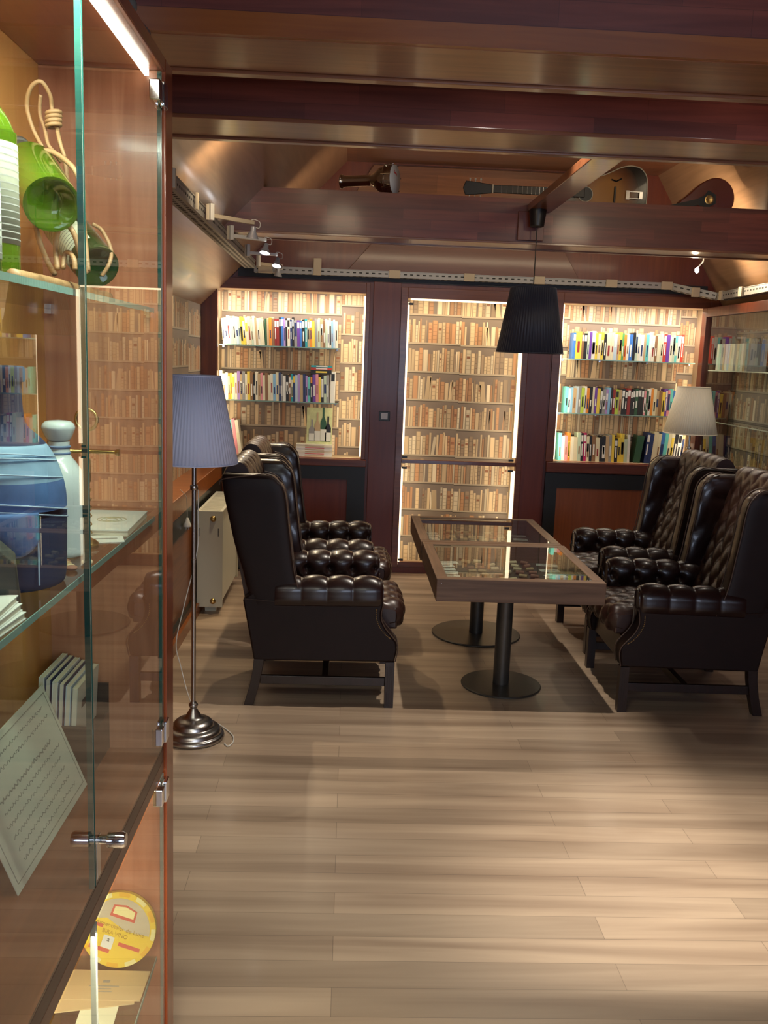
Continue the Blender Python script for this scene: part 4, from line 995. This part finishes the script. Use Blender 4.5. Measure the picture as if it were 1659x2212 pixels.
# ------------------------------------------------------------------ glazed display cabinet on the left
cx0, cx1, cy0, cy1 = -.595, -.369, .50, 1.80
cb = empty('display_cabinet', (-.48, 1.18, 0), 'tall glass fronted display cabinet filling the left foreground', 'cabinet')
obj('end_panel', MB().box(cx0, -.355, cy1, 1.868, 0, 2.124), CAB_OUT, cb, bevel=.002)
obj('inner_veneer', MB().box(cx0+.012, cx1, cy1-.006, cy1-.0005, .06, 2.0995), wood('cabinet_end_inner', (.36, .13, .065), (.54, .23, .125), 'Z', rough=.3, coat=.3, scale=8), cb)
obj('end_panel', MB().box(cx0, -.355, cy0-.03, cy0, 0, 2.124), CAB_OUT, cb, bevel=.002)
obj('back_panel', MB().box(cx0, cx0+.012, cy0, cy1, 0, 2.124), CAB_BACK, cb)
obj('top_board', MB().box(cx0+.012, -.355, cy0, cy1-.0005, 2.100, 2.124), CAB_Y, cb, bevel=.002)
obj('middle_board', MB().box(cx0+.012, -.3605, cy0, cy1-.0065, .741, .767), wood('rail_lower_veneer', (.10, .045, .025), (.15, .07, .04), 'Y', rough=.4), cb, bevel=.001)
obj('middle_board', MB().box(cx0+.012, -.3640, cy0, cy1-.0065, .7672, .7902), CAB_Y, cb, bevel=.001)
obj('shadow_strip', MB().box(-.3638, -.3608, cy0, cy1-.0065, .7674, .7935), wood('rail_shadow_gap', (.03, .010, .006), (.045, .014, .008), 'Y', rough=.4), cb)  # dark strip painted in place of the shadow gap along the rail
obj('bottom_board', MB().box(cx0+.012, cx1-.001, cy0, cy1-.0065, .0, .055), CAB_Y, cb, bevel=.003)
def pane(y0, y1, z0, z1):
    b = MB(); e = .0018
    b.box(-.368, -.360, y0+e, y1-e, z0, z1, 0); b.box(-.368, -.360, y0, y0+e, z0, z1, 1); b.box(-.368, -.360, y1-e, y1, z0, z1, 1)
    return obj('glass_door', b, [GLASS, GEDGE if z1 > 1 else mat('grey_glass_edge', (.16, .17, .15), rough=.2)], cb)
d1 = pane(1.284, 1.792, .797, 2.098); d2 = pane(.56, 1.278, .797, 2.098)
d3 = pane(1.284, 1.792, .06, .738); d4 = pane(.56, 1.278, .06, .738)
obj('door_seal', MB().box(-.3685, -.3605, 1.2785, 1.2805, .80, 2.09), mat('clear_seal', (.45, .42, .34), rough=.3), d2)
for z in (2.055, .835, .705):
    b = MB().box(-.373, -.353, 1.742, 1.778, z-.018, z+.018).box(-.359, -.350, 1.770, 1.800, z-.022, z+.022); obj('hinge', b, CHROME, cb, bevel=.002)
for z, ys in ((.862, (1.305,)),):
    M = Matrix.Rotation(PI/2, 4, 'Y')
    for yy in ys:
        obj('knob', MB().lathe([(.007, 0), (.007, .012), (.0115, .013), (.0125, .036), (.0105, .040)], (-.3595, yy, z), 20, 0, M), CHROME, d1, smooth=True, autosmooth=40)
        obj('knob_plate', MB().box(-.372, -.3598, yy-.012, yy+.008, z-.060, z+.008), CHROME, d1, bevel=.001)
obj('light_strip', MB().box(-.3895, -.382, .50, 1.785, 2.088, 2.0995), LED, cb)
obj('light_strip', MB().box(-.395, -.381, .55, 1.785, .731, .7405), mat('dim_led', (1, 1, 1), emit=(1, .93, .72), estr=5), cb)
for z in (1.676, 1.276):
    b = MB(); b.box(-.580, -.3772, .515, cy1-.008, z-.009, z, 0); b.box(-.377, -.3755, .515, cy1-.008, z-.009, z, 1)
    s_ = obj('glass_shelf', b, [glass('shelf_glass', (.86, .93, .90), 1.2), GEDGEL], cb)
    for xx, yy in ((-.385, 1.786), (-.57, 1.786), (-.385, .53), (-.57, .53)):
        obj('shelf_pin', MB().box(xx-.006, xx+.006, yy-.01, yy+.008, z-.018, z-.0092), CHROME, s_)
b = MB(); b.box(-.580, -.3772, .515, cy1-.008, .309, .318, 0); b.box(-.377, -.3755, .515, cy1-.008, .309, .318, 1); obj('glass_shelf', b, [MC['shelf_glass'], GEDGEL], cb)
ZT, ZM, ZBt, ZLo = 1.6763, 1.2763, .7905, .3183

# --- top shelf: bottles
def bottle(label, cx, cy, z0, r_, H, mt, labels, cat='bottle', tilt=None, group=None, foil=None):
    prof = [(r_*.35, .012), (r_*.8, .002), (r_*.97, .0), (r_, .006), (r_, H*.56), (r_*.96, H*.60), (r_*.78, H*.665), (r_*.50, H*.72), (r_*.40, H*.76), (r_*.38, H*.90), (r_*.37, H*.955), (r_*.45, H*.96), (r_*.45, H*.985), (r_*.36, H)]
    root = empty('wine_bottle', (cx, cy, z0), label, cat, group)
    obj('body', MB().lathe([(p.x, max(0, p.y)) for p in spline(prof, 3)], (0, 0, 0), 40), mt, root, smooth=True, local=True, autosmooth=60)
    for (za, zb_, a0, a1, m_) in labels:
        b = MB(); n = 20; e = r_+.0006
        b.grid(lambda u, v: (e*math.cos(a0+(a1-a0)*u), e*math.sin(a0+(a1-a0)*u), za+(zb_-za)*v), n, 1)
        l_ = obj('label', b, m_, root, smooth=True, local=True, recalc=False)
        l_.modifiers.new('thick', 'SOLIDIFY').thickness = .0004
        b = MB(); e2 = e+.0005
        rl = random.Random(int(cx*1e4))
        for k in range(int((zb_-za)/.0085)):
            zz = za+.006+k*.0085; aa, ab = a0+(a1-a0)*rl.uniform(.08, .2), a0+(a1-a0)*rl.uniform(.7, .92)
            b.grid(lambda u, v: (e2*math.cos(aa+(ab-aa)*u), e2*math.sin(aa+(ab-aa)*u), zz+.0016*v), 8, 1)
        obj('print', b, mat('grey_print', (.30, .30, .28), rough=.8), l_, smooth=True, local=True, recalc=False)
    if foil: obj('foil', MB().lathe([(r_*.41, H*.76), (r_*.40, H*.955), (r_*.47, H*.96), (r_*.47, H*1.0), (.0001, H*1.001)], (0, 0, 0), 30, caps=False), foil, root, smooth=True, local=True, autosmooth=60)
    if tilt is not None: root.rotation_euler = tilt
    return root
LBLUE = mat('blue_bottle_label', (.04, .14, .55), rough=.5); LNEWS = mat('newsprint_label', (.20, .20, .155), rough=.8); LCRM = mat('cream_bottle_label', (.62, .64, .48), rough=.7)
bottle('green wine bottle with aged newsprint label on the top glass shelf', -.478, 1.250, ZT, .041, .31, mat('green_bottle_a', (.10, .20, .01), rough=.06, spec=.7, trans=.5),
       [(.05, .175, -1.9, 1.0, LNEWS)])
bottle('bottle with blue and white label at the left edge of the top glass shelf', -.448, 1.105, ZT, .040, .31, mat('green_bottle_b', (.07, .14, .01), rough=.06, spec=.7, trans=.5),
       [(.10, .185, -1.9, 1.1, LBLUE), (.02, .0995, -1.9, 1.1, PAPER)])
def tilted(label, base, neck, r_, H, mt, labels, foil=None):
    base = Vector(base); ax = (Vector(neck)-base).normalized(); root = bottle(label, 0, 0, 0, r_, H, mt, labels, foil=foil)
    root.location = base; root.rotation_mode = 'XYZ'; root.rotation_euler = ax.to_track_quat('Z', 'X').to_euler(); return root
tilted('bright green bottle with grey foil neck, tilted in the vine holder', (-.427, 1.36, 1.795), (-.556, 1.60, 1.92), .039, .29, mat('bright_green_glass', (.10, .20, .012), rough=.05, spec=.8, trans=.5),
       [], foil=mat('grey_foil', (.10, .10, .09), rough=.55, noise=.4, nscale=80))
tilted('dark green bottle with long cream label, lying low in the vine holder', (-.408, 1.52, 1.725), (-.54, 1.69, 1.845), .035, .27, GREEND, [(.03, .15, -2.6, -.2, LCRM)])
vh = empty('vine_bottle_holder', (-.46, 1.45, ZT), 'curly vine and wire bottle holder with wooden base on the top shelf', 'bottle holder')
VINE = mat('vine_wood', (.30, .17, .08), rough=.6, noise=.4, nscale=60); RAT = mat('pale_vine', (.36, .21, .10), rough=.5)
def P(px, py, y, dx_=0):   # offline-measured picture point at depth y -> place in the cabinet
    d = _f+r2*((px-829.5)/F_PX)+u2*((1106-py)/F_PX); t = y/d.y; return Vector((d.x*t+dx_, y, 1.6+d.z*t))
def vine(pts, y, r_, m_, yv=0):
    q = [P(a, b_, y+yv*math.sin(k*1.3)) for k, (a, b_) in enumerate(pts)]
    q = [Vector((max(p.x, -.575), p.y, max(p.z, ZT+r_))) for p in q]
    obj('vine_stem', MB().tube(spline(q, 6), r_, 8), m_, vh, smooth=True)
vine([(92, 318), (72, 280), (58, 230), (66, 190), (88, 176), (108, 205), (112, 235), (122, 275), (130, 310), (140, 340)], 1.50, .0032, RAT, .01)
vine([(88, 205), (86, 245), (96, 275), (104, 312), (118, 330), (132, 350)], 1.50, .0030, VINE, .008)
vine([(70, 333), (98, 326), (125, 335), (160, 365), (178, 410), (180, 450), (182, 500), (186, 540), (190, 585)], 1.47, .0042, RAT, .012)
vine([(124, 582), (120, 530), (128, 492), (145, 486), (162, 510), (176, 560), (186, 590)], 1.40, .0042, RAT, .01)
vine([(136, 580), (140, 550), (150, 546), (160, 560), (162, 582)], 1.40, .0036, RAT, .01)
vine([(200, 484), (222, 500), (240, 540), (236, 570), (220, 596)], 1.52, .0032, RAT, .01)
vine([(70, 460), (85, 520), (105, 570), (118, 592)], 1.44, .0042, VINE, .01)
vine([(118, 250), (128, 300), (142, 360), (148, 420), (158, 470)], 1.55, .0038, VINE, .01)
b = MB()
for k in range(4):
    cc = P(116, 244+k*9, 1.5); b.tube([cc+Vector((.010*math.cos(t), .010*math.sin(t), .002*math.cos(t))) for t in [2*PI*j/12 for j in range(12)]], .0032, 7, closed=True)
obj('binding_coil', b, RAT, vh, smooth=True)
for dx_, zz in ((0, 0), (.028, .0)):
    obj('base_stick', MB().tube(spline([(-.435-dx_, 1.22, ZT+.0095), (-.43-dx_, 1.35, ZT+.0105), (-.425-dx_, 1.5, ZT+.0095), (-.428-dx_, 1.66, ZT+.010)], 6), .009, 10), RAT, vh, smooth=True)

# --- middle shelf
DEN = mat('denim', (.07, .15, .36), rough=.8, noise=.45, nscale=35); DENL = mat('washed_denim', (.24, .38, .54), rough=.8, noise=.3, nscale=35); DEND = mat('dark_denim', (.018, .03, .085), rough=.85, noise=.3, nscale=40); STI = mat('denim_stitch', (.42, .55, .72), rough=.8)
jg = empty('denim_bottle', (-.457, 1.245, ZM), 'large bottle dressed in blue denim on the middle glass shelf', 'bottle')
jc = (-.457, 1.245, 0)
jp = spline([(.055, ZM), (.068, ZM+.002), (.072, ZM+.02), (.0735, ZM+.07), (.074, ZM+.115), (.070, ZM+.145), (.058, ZM+.178), (.042, ZM+.20), (.026, ZM+.215), (.021, ZM+.235), (.020, ZM+.272), (.024, ZM+.275), (.024, ZM+.292), (.018, ZM+.295)], 5)
jpl = [(p.x, p.y) for p in jp]
obj('dark_base', MB().lathe([q for q in jpl if q[1] < ZM+.105], jc, 48), DEND, jg, smooth=True, autosmooth=60)
obj('denim_body', MB().lathe([q for q in jpl if ZM+.100 <= q[1] < ZM+.150], jc, 48), DEN, jg, smooth=True, autosmooth=60)
obj('washed_shoulder', MB().lathe([q for q in jpl if ZM+.144 <= q[1] < ZM+.196], jc, 48), DENL, jg, smooth=True, autosmooth=60)
obj('neck', MB().lathe([q for q in jpl if q[1] >= ZM+.19], jc, 32), DEND, jg, smooth=True, autosmooth=60)
for zz, rr, a0, a1, wob in ((ZM+.108, .0748, -2.9, .6, .012), (ZM+.150, .0690, -2.9, .6, .008), (ZM+.172, .0615, -2.6, .6, .006), (ZM+.178, .059, -2.6, .4, .006), (ZM+.098, .0748, -2.9, .6, .012)):
    obj('stitching', MB().tube([(jc[0]+rr*math.cos(a0+(a1-a0)*k/24), jc[1]+rr*math.sin(a0+(a1-a0)*k/24), zz+wob*math.sin(k/24*PI*1.3)) for k in range(25)], .0011, 6), STI, jg, smooth=True)
def fpk(u, v):
    a = -1.75+1.0*u; zz = ZM+.108-.058*v*(1-.35*abs(2*u-1)**3); r_ = .0757+.003*math.sin(PI*u)*math.sin(PI*v); return (jc[0]+r_*math.cos(a), jc[1]+r_*math.sin(a), zz)
pk = obj('pocket', MB().grid(fpk, 16, 10), DEN, jg, smooth=True, recalc=False); pk.modifiers.new('thick', 'SOLIDIFY').thickness = .002
obj('vertical_seam', MB().tube([(jc[0]+.0748*math.cos(-.75), jc[1]+.0748*math.sin(-.75), ZM+.01+k*.01) for k in range(10)], .0012, 6), STI, jg)
CER = mat('glazed_ceramic', (.66, .74, .76), rough=.15, coat=.5)
wb = empty('ceramic_bottle', (-.447, 1.43, ZM), 'white ceramic bottle with blue rings and wide stopper behind the denim bottle', 'bottle')
wp = spline([(.034, ZM), (.041, ZM+.003), (.042, ZM+.02), (.042, ZM+.08), (.041, ZM+.105), (.036, ZM+.128), (.026, ZM+.145), (.0185, ZM+.155), (.0165, ZM+.165), (.0165, ZM+.178)], 5)
obj('body', MB().lathe([(p.x, p.y) for p in wp], (-.447, 1.43, 0), 44), CER, wb, smooth=True, autosmooth=60)
for zz in (ZM+.160, ZM+.170): obj('blue_ring', MB().lathe([(.0175, zz-.002), (.0185, zz), (.0175, zz+.002)], (-.447, 1.43, 0), 30), mat('blue_glaze', (.16, .24, .42), rough=.2), wb, smooth=True)
obj('stopper', MB().lathe([(p.x, p.y) for p in spline([(.012, ZM+.1782), (.018, ZM+.182), (.024, ZM+.195), (.0245, ZM+.202), (.018, ZM+.209), (.0001, ZM+.211)], 4)], (-.447, 1.43, 0), 36), CER, wb, smooth=True, autosmooth=70)
ck = empty('corkscrew', (-.425, 1.505, ZM), 'brass corkscrew with long T handle standing behind the glass door seam', 'corkscrew')
obj('base_foot', MB().lathe([(.016, ZM), (.017, ZM+.003), (.012, ZM+.008), (.004, ZM+.012)], (-.425, 1.505, 0), 20), BRASS, ck, smooth=True, autosmooth=40)
obj('shaft', MB().lathe([(.003, ZM+.012), (.003, ZM+.10), (.006, ZM+.108), (.006, ZM+.14), (.003, ZM+.148), (.003, ZM+.19)], (-.425, 1.505, 0), 14), BRASS, ck, smooth=True, autosmooth=50)
obj('handle_bar', MB().lathe([(.0055, -.044), (.0055, -.041), (.0030, -.038), (.0034, 0), (.0030, .040), (.0055, .042), (.006, .047)], (-.420, 1.505, ZM+.155), 16, 0, Matrix.Rotation(PI/2, 4, 'Y')), BRASS, ck, smooth=True, autosmooth=50)
obj('ring_top', MB().tube([(-.425+.017*math.cos(2*PI*k/28), 1.505, ZM+.207+.017*math.sin(2*PI*k/28)) for k in range(28)], .003, 8, closed=True), BRASS, ck, smooth=True)
obj('worm', MB().tube([(-.425+.0055*math.cos(k*.8), 1.505+.0055*math.sin(k*.8), ZM+.02+k*.0018) for k in range(42)], .0013, 6), BRASS, ck, smooth=True)
bk = empty('open_booklet', (-.45, 1.68, ZM), 'white booklet with a crest lying at the far end of the middle shelf', 'booklet')
M = Matrix.Translation((-.435, 1.675, ZM+.0002)) @ Matrix.Rotation(.05, 4, 'Z')
obj('pages', MB().box(-.052, .052, -.098, .098, 0, .010, 0, M), PAGES, bk)
obj('cover', MB().box(-.053, .053, -.10, .10, .0102, .0118, 0, M), PAPER, bk)
b = MB()
for k in range(3): b.tube([M @ Vector((.005+(.010+.008*k)*math.cos(t), (.012+.006*k)*math.sin(t), .0122)) for t in [2*PI*j/20 for j in range(20)]], .0007, 5, closed=True)
obj('crest', b, mat('faded_gold_ink', (.45, .42, .28), rough=.6), bk)
ba = empty('menu_card', (-.41, 1.552, ZM), 'small pale card lying by the corkscrew on the middle shelf', 'card')
obj('sheet', MB().box(-.03, .03, -.03, .03, .0002, .0014, 0, Matrix.Translation((-.41, 1.552, ZM)) @ Matrix.Rotation(.3, 4, 'Z')), PAPER, ba)
obj('print', MB().box(-.02, .02, -.004, .004, .0014, .0016, 0, Matrix.Translation((-.41, 1.552, ZM)) @ Matrix.Rotation(.3, 4, 'Z')), MC['grey_print'], ba)
# dark gift box leaning, with white script
gb = empty('gift_box', (-.43, 1.09, ZM), 'dark box with white script leaning at the left edge of the middle shelf', 'box')
M = Matrix.Translation((-.455, 1.095, ZM+.044)) @ Matrix.Rotation(.35, 4, 'Z') @ Matrix.Rotation(-.0, 4, 'X') @ Matrix.Rotation(0, 4, 'Y')
poly = [(-.052, -.0435), (.060, -.0435), (.055, .02), (-.01, .085), (-.052, .115)]
obj('carton', MB().prism(poly, lambda p, q, t: tuple(M @ Vector((p, t, q))), -.035, .035), mat('dark_carton', (.035, .037, .030), rough=.6, noise=.3, nscale=50), gb, bevel=.002)
Mt = M @ Matrix.Translation((-.005, -.0358, .010)) @ Matrix.Rotation(PI/2, 4, 'X') @ Matrix.Rotation(1.05, 4, 'Z')
text_mesh('lettering', 'En el corr', .017, Mt @ Matrix.Translation((0, -.010, 0)), WHITEINK, gb)
text_mesh('lettering', 'PRIMER', .014, Mt @ Matrix.Translation((.0, .012, 0)), WHITEINK, gb)
# pebbles / cork chips heap on the shelf
rnd = random.Random(12)
for k in range(16):
    px, py = -.405+rnd.uniform(-.02, .018), 1.30+rnd.uniform(-.05, .07)
    if (px-jc[0])**2+(py-jc[1])**2 < .0825**2 or (px+.447)**2+(py-1.43)**2 < .052**2: continue
    s_ = MB().lathe([(p.x, p.y) for p in spline([(.0001, 0), (.007, .001), (.009, .004), (.006, .007), (.0001, .008)], 2)], (px, py, ZM+.0002), 10, caps=False)
    o = obj('cork_chip', s_, (CORK1, CORK2, CORK3)[k % 3], None, smooth=True)
    tag(o, 'small %s chip on the glass shelf beside the denim bottle' % CW[k % 3], 'cork', 'cork chips beside the denim bottle')
# papers stacked near left
for k in range(3):
    M = Matrix.Translation((-.432, .985, ZM+.0003+k*.0093)) @ Matrix.Rotation(.06*k-.05, 4, 'Z')
    b = MB().box(-.05, .05, -.09, .09, 0, .0012, 0, M).box(-.05, .05, -.09, .09, .0078, .009, 0, M).box(-.049, .048, -.089, .089, .0012, .0078, 1, M)
    o = obj('pamphlet', b, [PAPER, PAGES]); tag(o, 'white pamphlet at the near left end of the middle shelf, %s in its pile' % ('lowest', 'middle', 'topmost')[k], 'pamphlet', 'white pamphlets piled on the middle shelf')

# --- on the middle board: certificate, rack with booklets
ct = empty('handwritten_certificate', (-.48, 1.46, ZBt), 'large pale handwritten sheet leaning against the cabinet back', 'certificate')
A = Vector((-.470, 1.625, ZBt+.001)); B_ = Vector((-.470, 1.265, ZBt+.001)); D_ = Vector((-.548, 1.60, ZBt+.195)); 
Xc = (B_-A).normalized(); Zc = (D_-A); Zc = (Zc-Xc*Zc.dot(Xc)); hh = Zc.length; Zc.normalize(); Nc = Xc.cross(Zc)
M = Matrix((Xc, Nc, Zc)).transposed().to_4x4(); M.translation = A
obj('sheet', MB().box(0, .36, -.0015, 0, 0, hh, 0, M), mat('aged_paper', (.60, .60, .50), rough=.7, noise=.12, nscale=12), ct)
sg = -1 if (M.to_3x3() @ Vector((0, 1, 0))).x < 0 else 1
yv = .0004 if sg > 0 else -.0019
rnd = random.Random(3); b = MB()
for k in range(9):
    z = hh-.03-k*.019; x = .03+rnd.uniform(0, .04); pts = []
    fq = 0
    while x < .33-rnd.uniform(0, .03): fq += rnd.uniform(.4, 1.5); pts.append(tuple(M @ Vector((x+.0012*math.cos(fq*1.7), yv, z+rnd.uniform(.0008, .0034)*math.sin(fq))))); x += .0019
    if k in (2,): continue
    b.tube(pts, .0006 if k != 3 else .0012, 4)
obj('handwriting', b, mat('pencil_grey', (.24, .24, .21), rough=.8), ct)
b = MB(); i = .012; q = [(i, i), (.36-i, i), (.36-i, hh-i), (i, hh-i)]
b.tube([tuple(M @ Vector((p[0], yv, p[1]))) for p in q], .0008, 4, closed=True); obj('ruled_border', b, MC['pencil_grey'], ct)
rk = empty('magazine_rack', (-.53, 1.71, ZBt), 'dark open rack on the middle board holding booklets', 'rack')
rb = .110
b = MB(); b.box(-.576, -.470, 1.634, 1.639, ZBt, ZBt+rb); b.box(-.576, -.470, 1.787, 1.792, ZBt, ZBt+rb+.03); b.box(-.576, -.571, 1.639, 1.787, ZBt, ZBt+rb+.02); b.box(-.475, -.470, 1.639, 1.787, ZBt, ZBt+rb-.03); b.box(-.571, -.475, 1.639, 1.787, ZBt, ZBt+.07)
obj('box', b, BLACKM, rk)
for k in range(6):
    xx = -.566+k*.0125
    m_ = [PAPER, bmat('navy'), PAPER, bmat('navy'), bmat('pale blue'), mat('aged_paper_b', (.55, .55, .46), rough=.7)][k]
    M = Matrix.Translation((xx, 1.641, ZBt+.0735)) @ Matrix.Rotation(.06, 4, 'Y')
    b = MB().box(0, .0012, 0, .142, 0, .130-.004*k, 0, M).box(.0085, .0097, 0, .142, 0, .130-.004*k, 0, M).box(.0012, .0085, .001, .143, .001, .129-.004*k, 1, M).box(.0097, .0100, .03, .10, .06, .075, 2, M)
    o = obj('booklet', b, [m_, PAGES, INK]); tag(o, '%s booklet standing in the dark rack, %s from the cabinet back' % (['white', 'navy', 'thin white', 'second navy', 'pale blue', 'aged cream'][k], ORD[k]), 'booklet', 'booklets in the dark rack')

# --- lower compartment: yellow cheese lid, envelopes
M = Matrix.Translation((-.449, 1.762, ZLo+.0815)) @ Matrix.Rotation(-.22, 4, 'X') @ Matrix.Rotation(PI/2, 4, 'X') @ Matrix.Rotation(-.30, 4, 'Z')
cd = empty('cheese_box_lid', (-.449, 1.745, ZLo), 'round yellow printed cheese box lid leaning in the lower cabinet', 'lid')
YEL = mat('yellow_print', (.85, .62, .06), rough=.4); YEL2 = mat('deep_yellow_print', (.80, .46, .03), rough=.4); PALE = mat('pale_yellow_print', (.88, .82, .40), rough=.4); LRED = mat('label_red', (.62, .12, .08), rough=.4); GRYP = mat('grey_landscape_print', (.58, .52, .38), rough=.4)
Rl = .0775
obj('disc', MB().lathe([(Rl, -.012), (Rl, 0), (.0001, 0)], (0, 0, 0), 64, 0, M), YEL, cd)
b = MB()
for k in range(12):
    a0, a1 = 2*PI*k/12, 2*PI*(k+.62)/12
    b.grid(lambda u, v: tuple(M @ Vector(((Rl*.88+Rl*.115*v)*math.cos(a0+(a1-a0)*u), (Rl*.88+Rl*.115*v)*math.sin(a0+(a1-a0)*u), .0003))), 8, 1, k % 2)
obj('rim_print', b, [PALE, YEL2], cd, recalc=False)
def flat(name, pts, z, m_): 
    b = MB(); i0 = len(b.v)
    for x, y in pts: b.v.append(tuple(M @ Vector((x*Rl, y*Rl, z))))
    for x, y in pts: b.v.append(tuple(M @ Vector((x*Rl, y*Rl, z-.0003))))
    n = len(pts); b.face(range(n)); b.face([n+k for k in reversed(range(n))])
    for k in range(n): b.face((k, n+k, n+(k+1) % n, (k+1) % n))
    return obj(name, b, m_, cd, recalc=True)
arc = [(.84*math.cos(a), .84*math.sin(a)) for a in [math.radians(5+k*10) for k in range(18)]]
flat('landscape_print', arc+[(-.4, .22), (.2, .02)], .0004, GRYP)
flat('label_frame', [(-.35, .30), (.35, .30), (.33, .60), (.0, .68), (-.33, .60)], .0008, LRED); flat('label_field', [(-.29, .38), (.29, .38), (.28, .57), (.0, .63), (-.28, .57)], .0011, PALE)
flat('red_band', [(.12, -.40), (.72, -.40), (.72, -.30), (.12, -.30)], .0006, LRED); flat('red_band', [(-.62, -.66), (-.05, -.66), (-.05, -.56), (-.62, -.56)], .0006, LRED); flat('red_band', [(-.80, -.06), (-.42, -.06), (-.42, .03), (-.80, .03)], .0006, LRED)
flat('white_seal', [(-.32, -.55), (-.02, -.55), (-.02, -.22), (-.32, -.22)], .0009, PAPER)
Y2 = mat('brown_print', (.42, .26, .03), rough=.5)
text_mesh('lettering', 'Emmenthaler de Luxe', .0125, M @ Matrix.Translation((0, .004, .0006)), Y2, cd, .0002)
text_mesh('lettering', 'BIRA VINO', .0115, M @ Matrix.Translation((-.004, -.010, .0006)), Y2, cd, .0002)
text_mesh('lettering', 'a', .014, M @ Matrix.Translation((-.013, -.024, .0012)), INK, cd, .0002)
def sheet(name, label, cat, M_, w_, d_, th, m_, lines=()):
    r_ = empty(name, tuple(M_.translation), label, cat)
    obj('sheet', MB().box(-w_, w_, -d_, d_, 0, th, 0, M_), m_, r_)
    if lines:
        b = MB()
        for (a0, a1, yy, hh_) in lines: b.box(a0, a1, yy, yy+hh_, th, th+.0002, 0, M_)
        obj('print', b, MC['grey_print'], r_)
    return r_
RZ = lambda x, y, z, a: Matrix.Translation((x, y, z)) @ Matrix.Rotation(a, 4, 'Z')
sheet('white_card', 'pale yellow card under the kraft envelopes in the lower cabinet', 'card', RZ(-.452, 1.585, ZLo+.0003, .05), .036, .075, .0012, mat('pale_card', (.80, .80, .58), rough=.7), ((-.012, .012, -.02, .006),))
sheet('brochure', 'white brochure at the near end of the lower glass shelf', 'brochure', RZ(-.530, 1.53, ZLo+.0003, .02), .032, .055, .0012, PAPER, ((-.015, .015, .01, .004),))
sheet('kraft_envelope', 'lower kraft envelope with flap, under its twin in the lower cabinet', 'envelope', RZ(-.472, 1.672, ZLo+.0018, .18), .076, .045, .0022, KRAFT)
sheet('kraft_envelope', 'upper kraft envelope printed with a small crest below the yellow lid', 'envelope', RZ(-.460, 1.692, ZLo+.0043, -.02), .082, .044, .0025, KRAFT, ((-.006, .008, .006, .008), (-.03, .03, -.006, .003), (-.016, .016, -.014, .003), (-.02, .02, -.022, .002)))
# ornament on top of the cabinet
orn = empty('beaded_garland', (-.375, 1.5, 2.124), 'grey beaded garland lying on top of the glass cabinet', 'garland')
GRB = mat('smoky_bead', (.22, .21, .18), rough=.2, metal=.4)
rnd = random.Random(9)
for k in range(22):
    yy = 1.12+k*.024; b = MB().sphere((-.376-.008*(k % 2), yy, 2.1265+.016), .016, 7); obj('bead', b, GRB, orn, smooth=True)
obj('cap', MB().lathe([(.045, 2.1243), (.044, 2.137), (.030, 2.152), (.0001, 2.158)], (-.405, 1.70, 0), 26), GRB, orn, smooth=True, autosmooth=60)
obj('string', MB().tube([(-.374, 1.10, 2.129), (-.374, 1.66, 2.129)], .002, 6), GRB, orn)
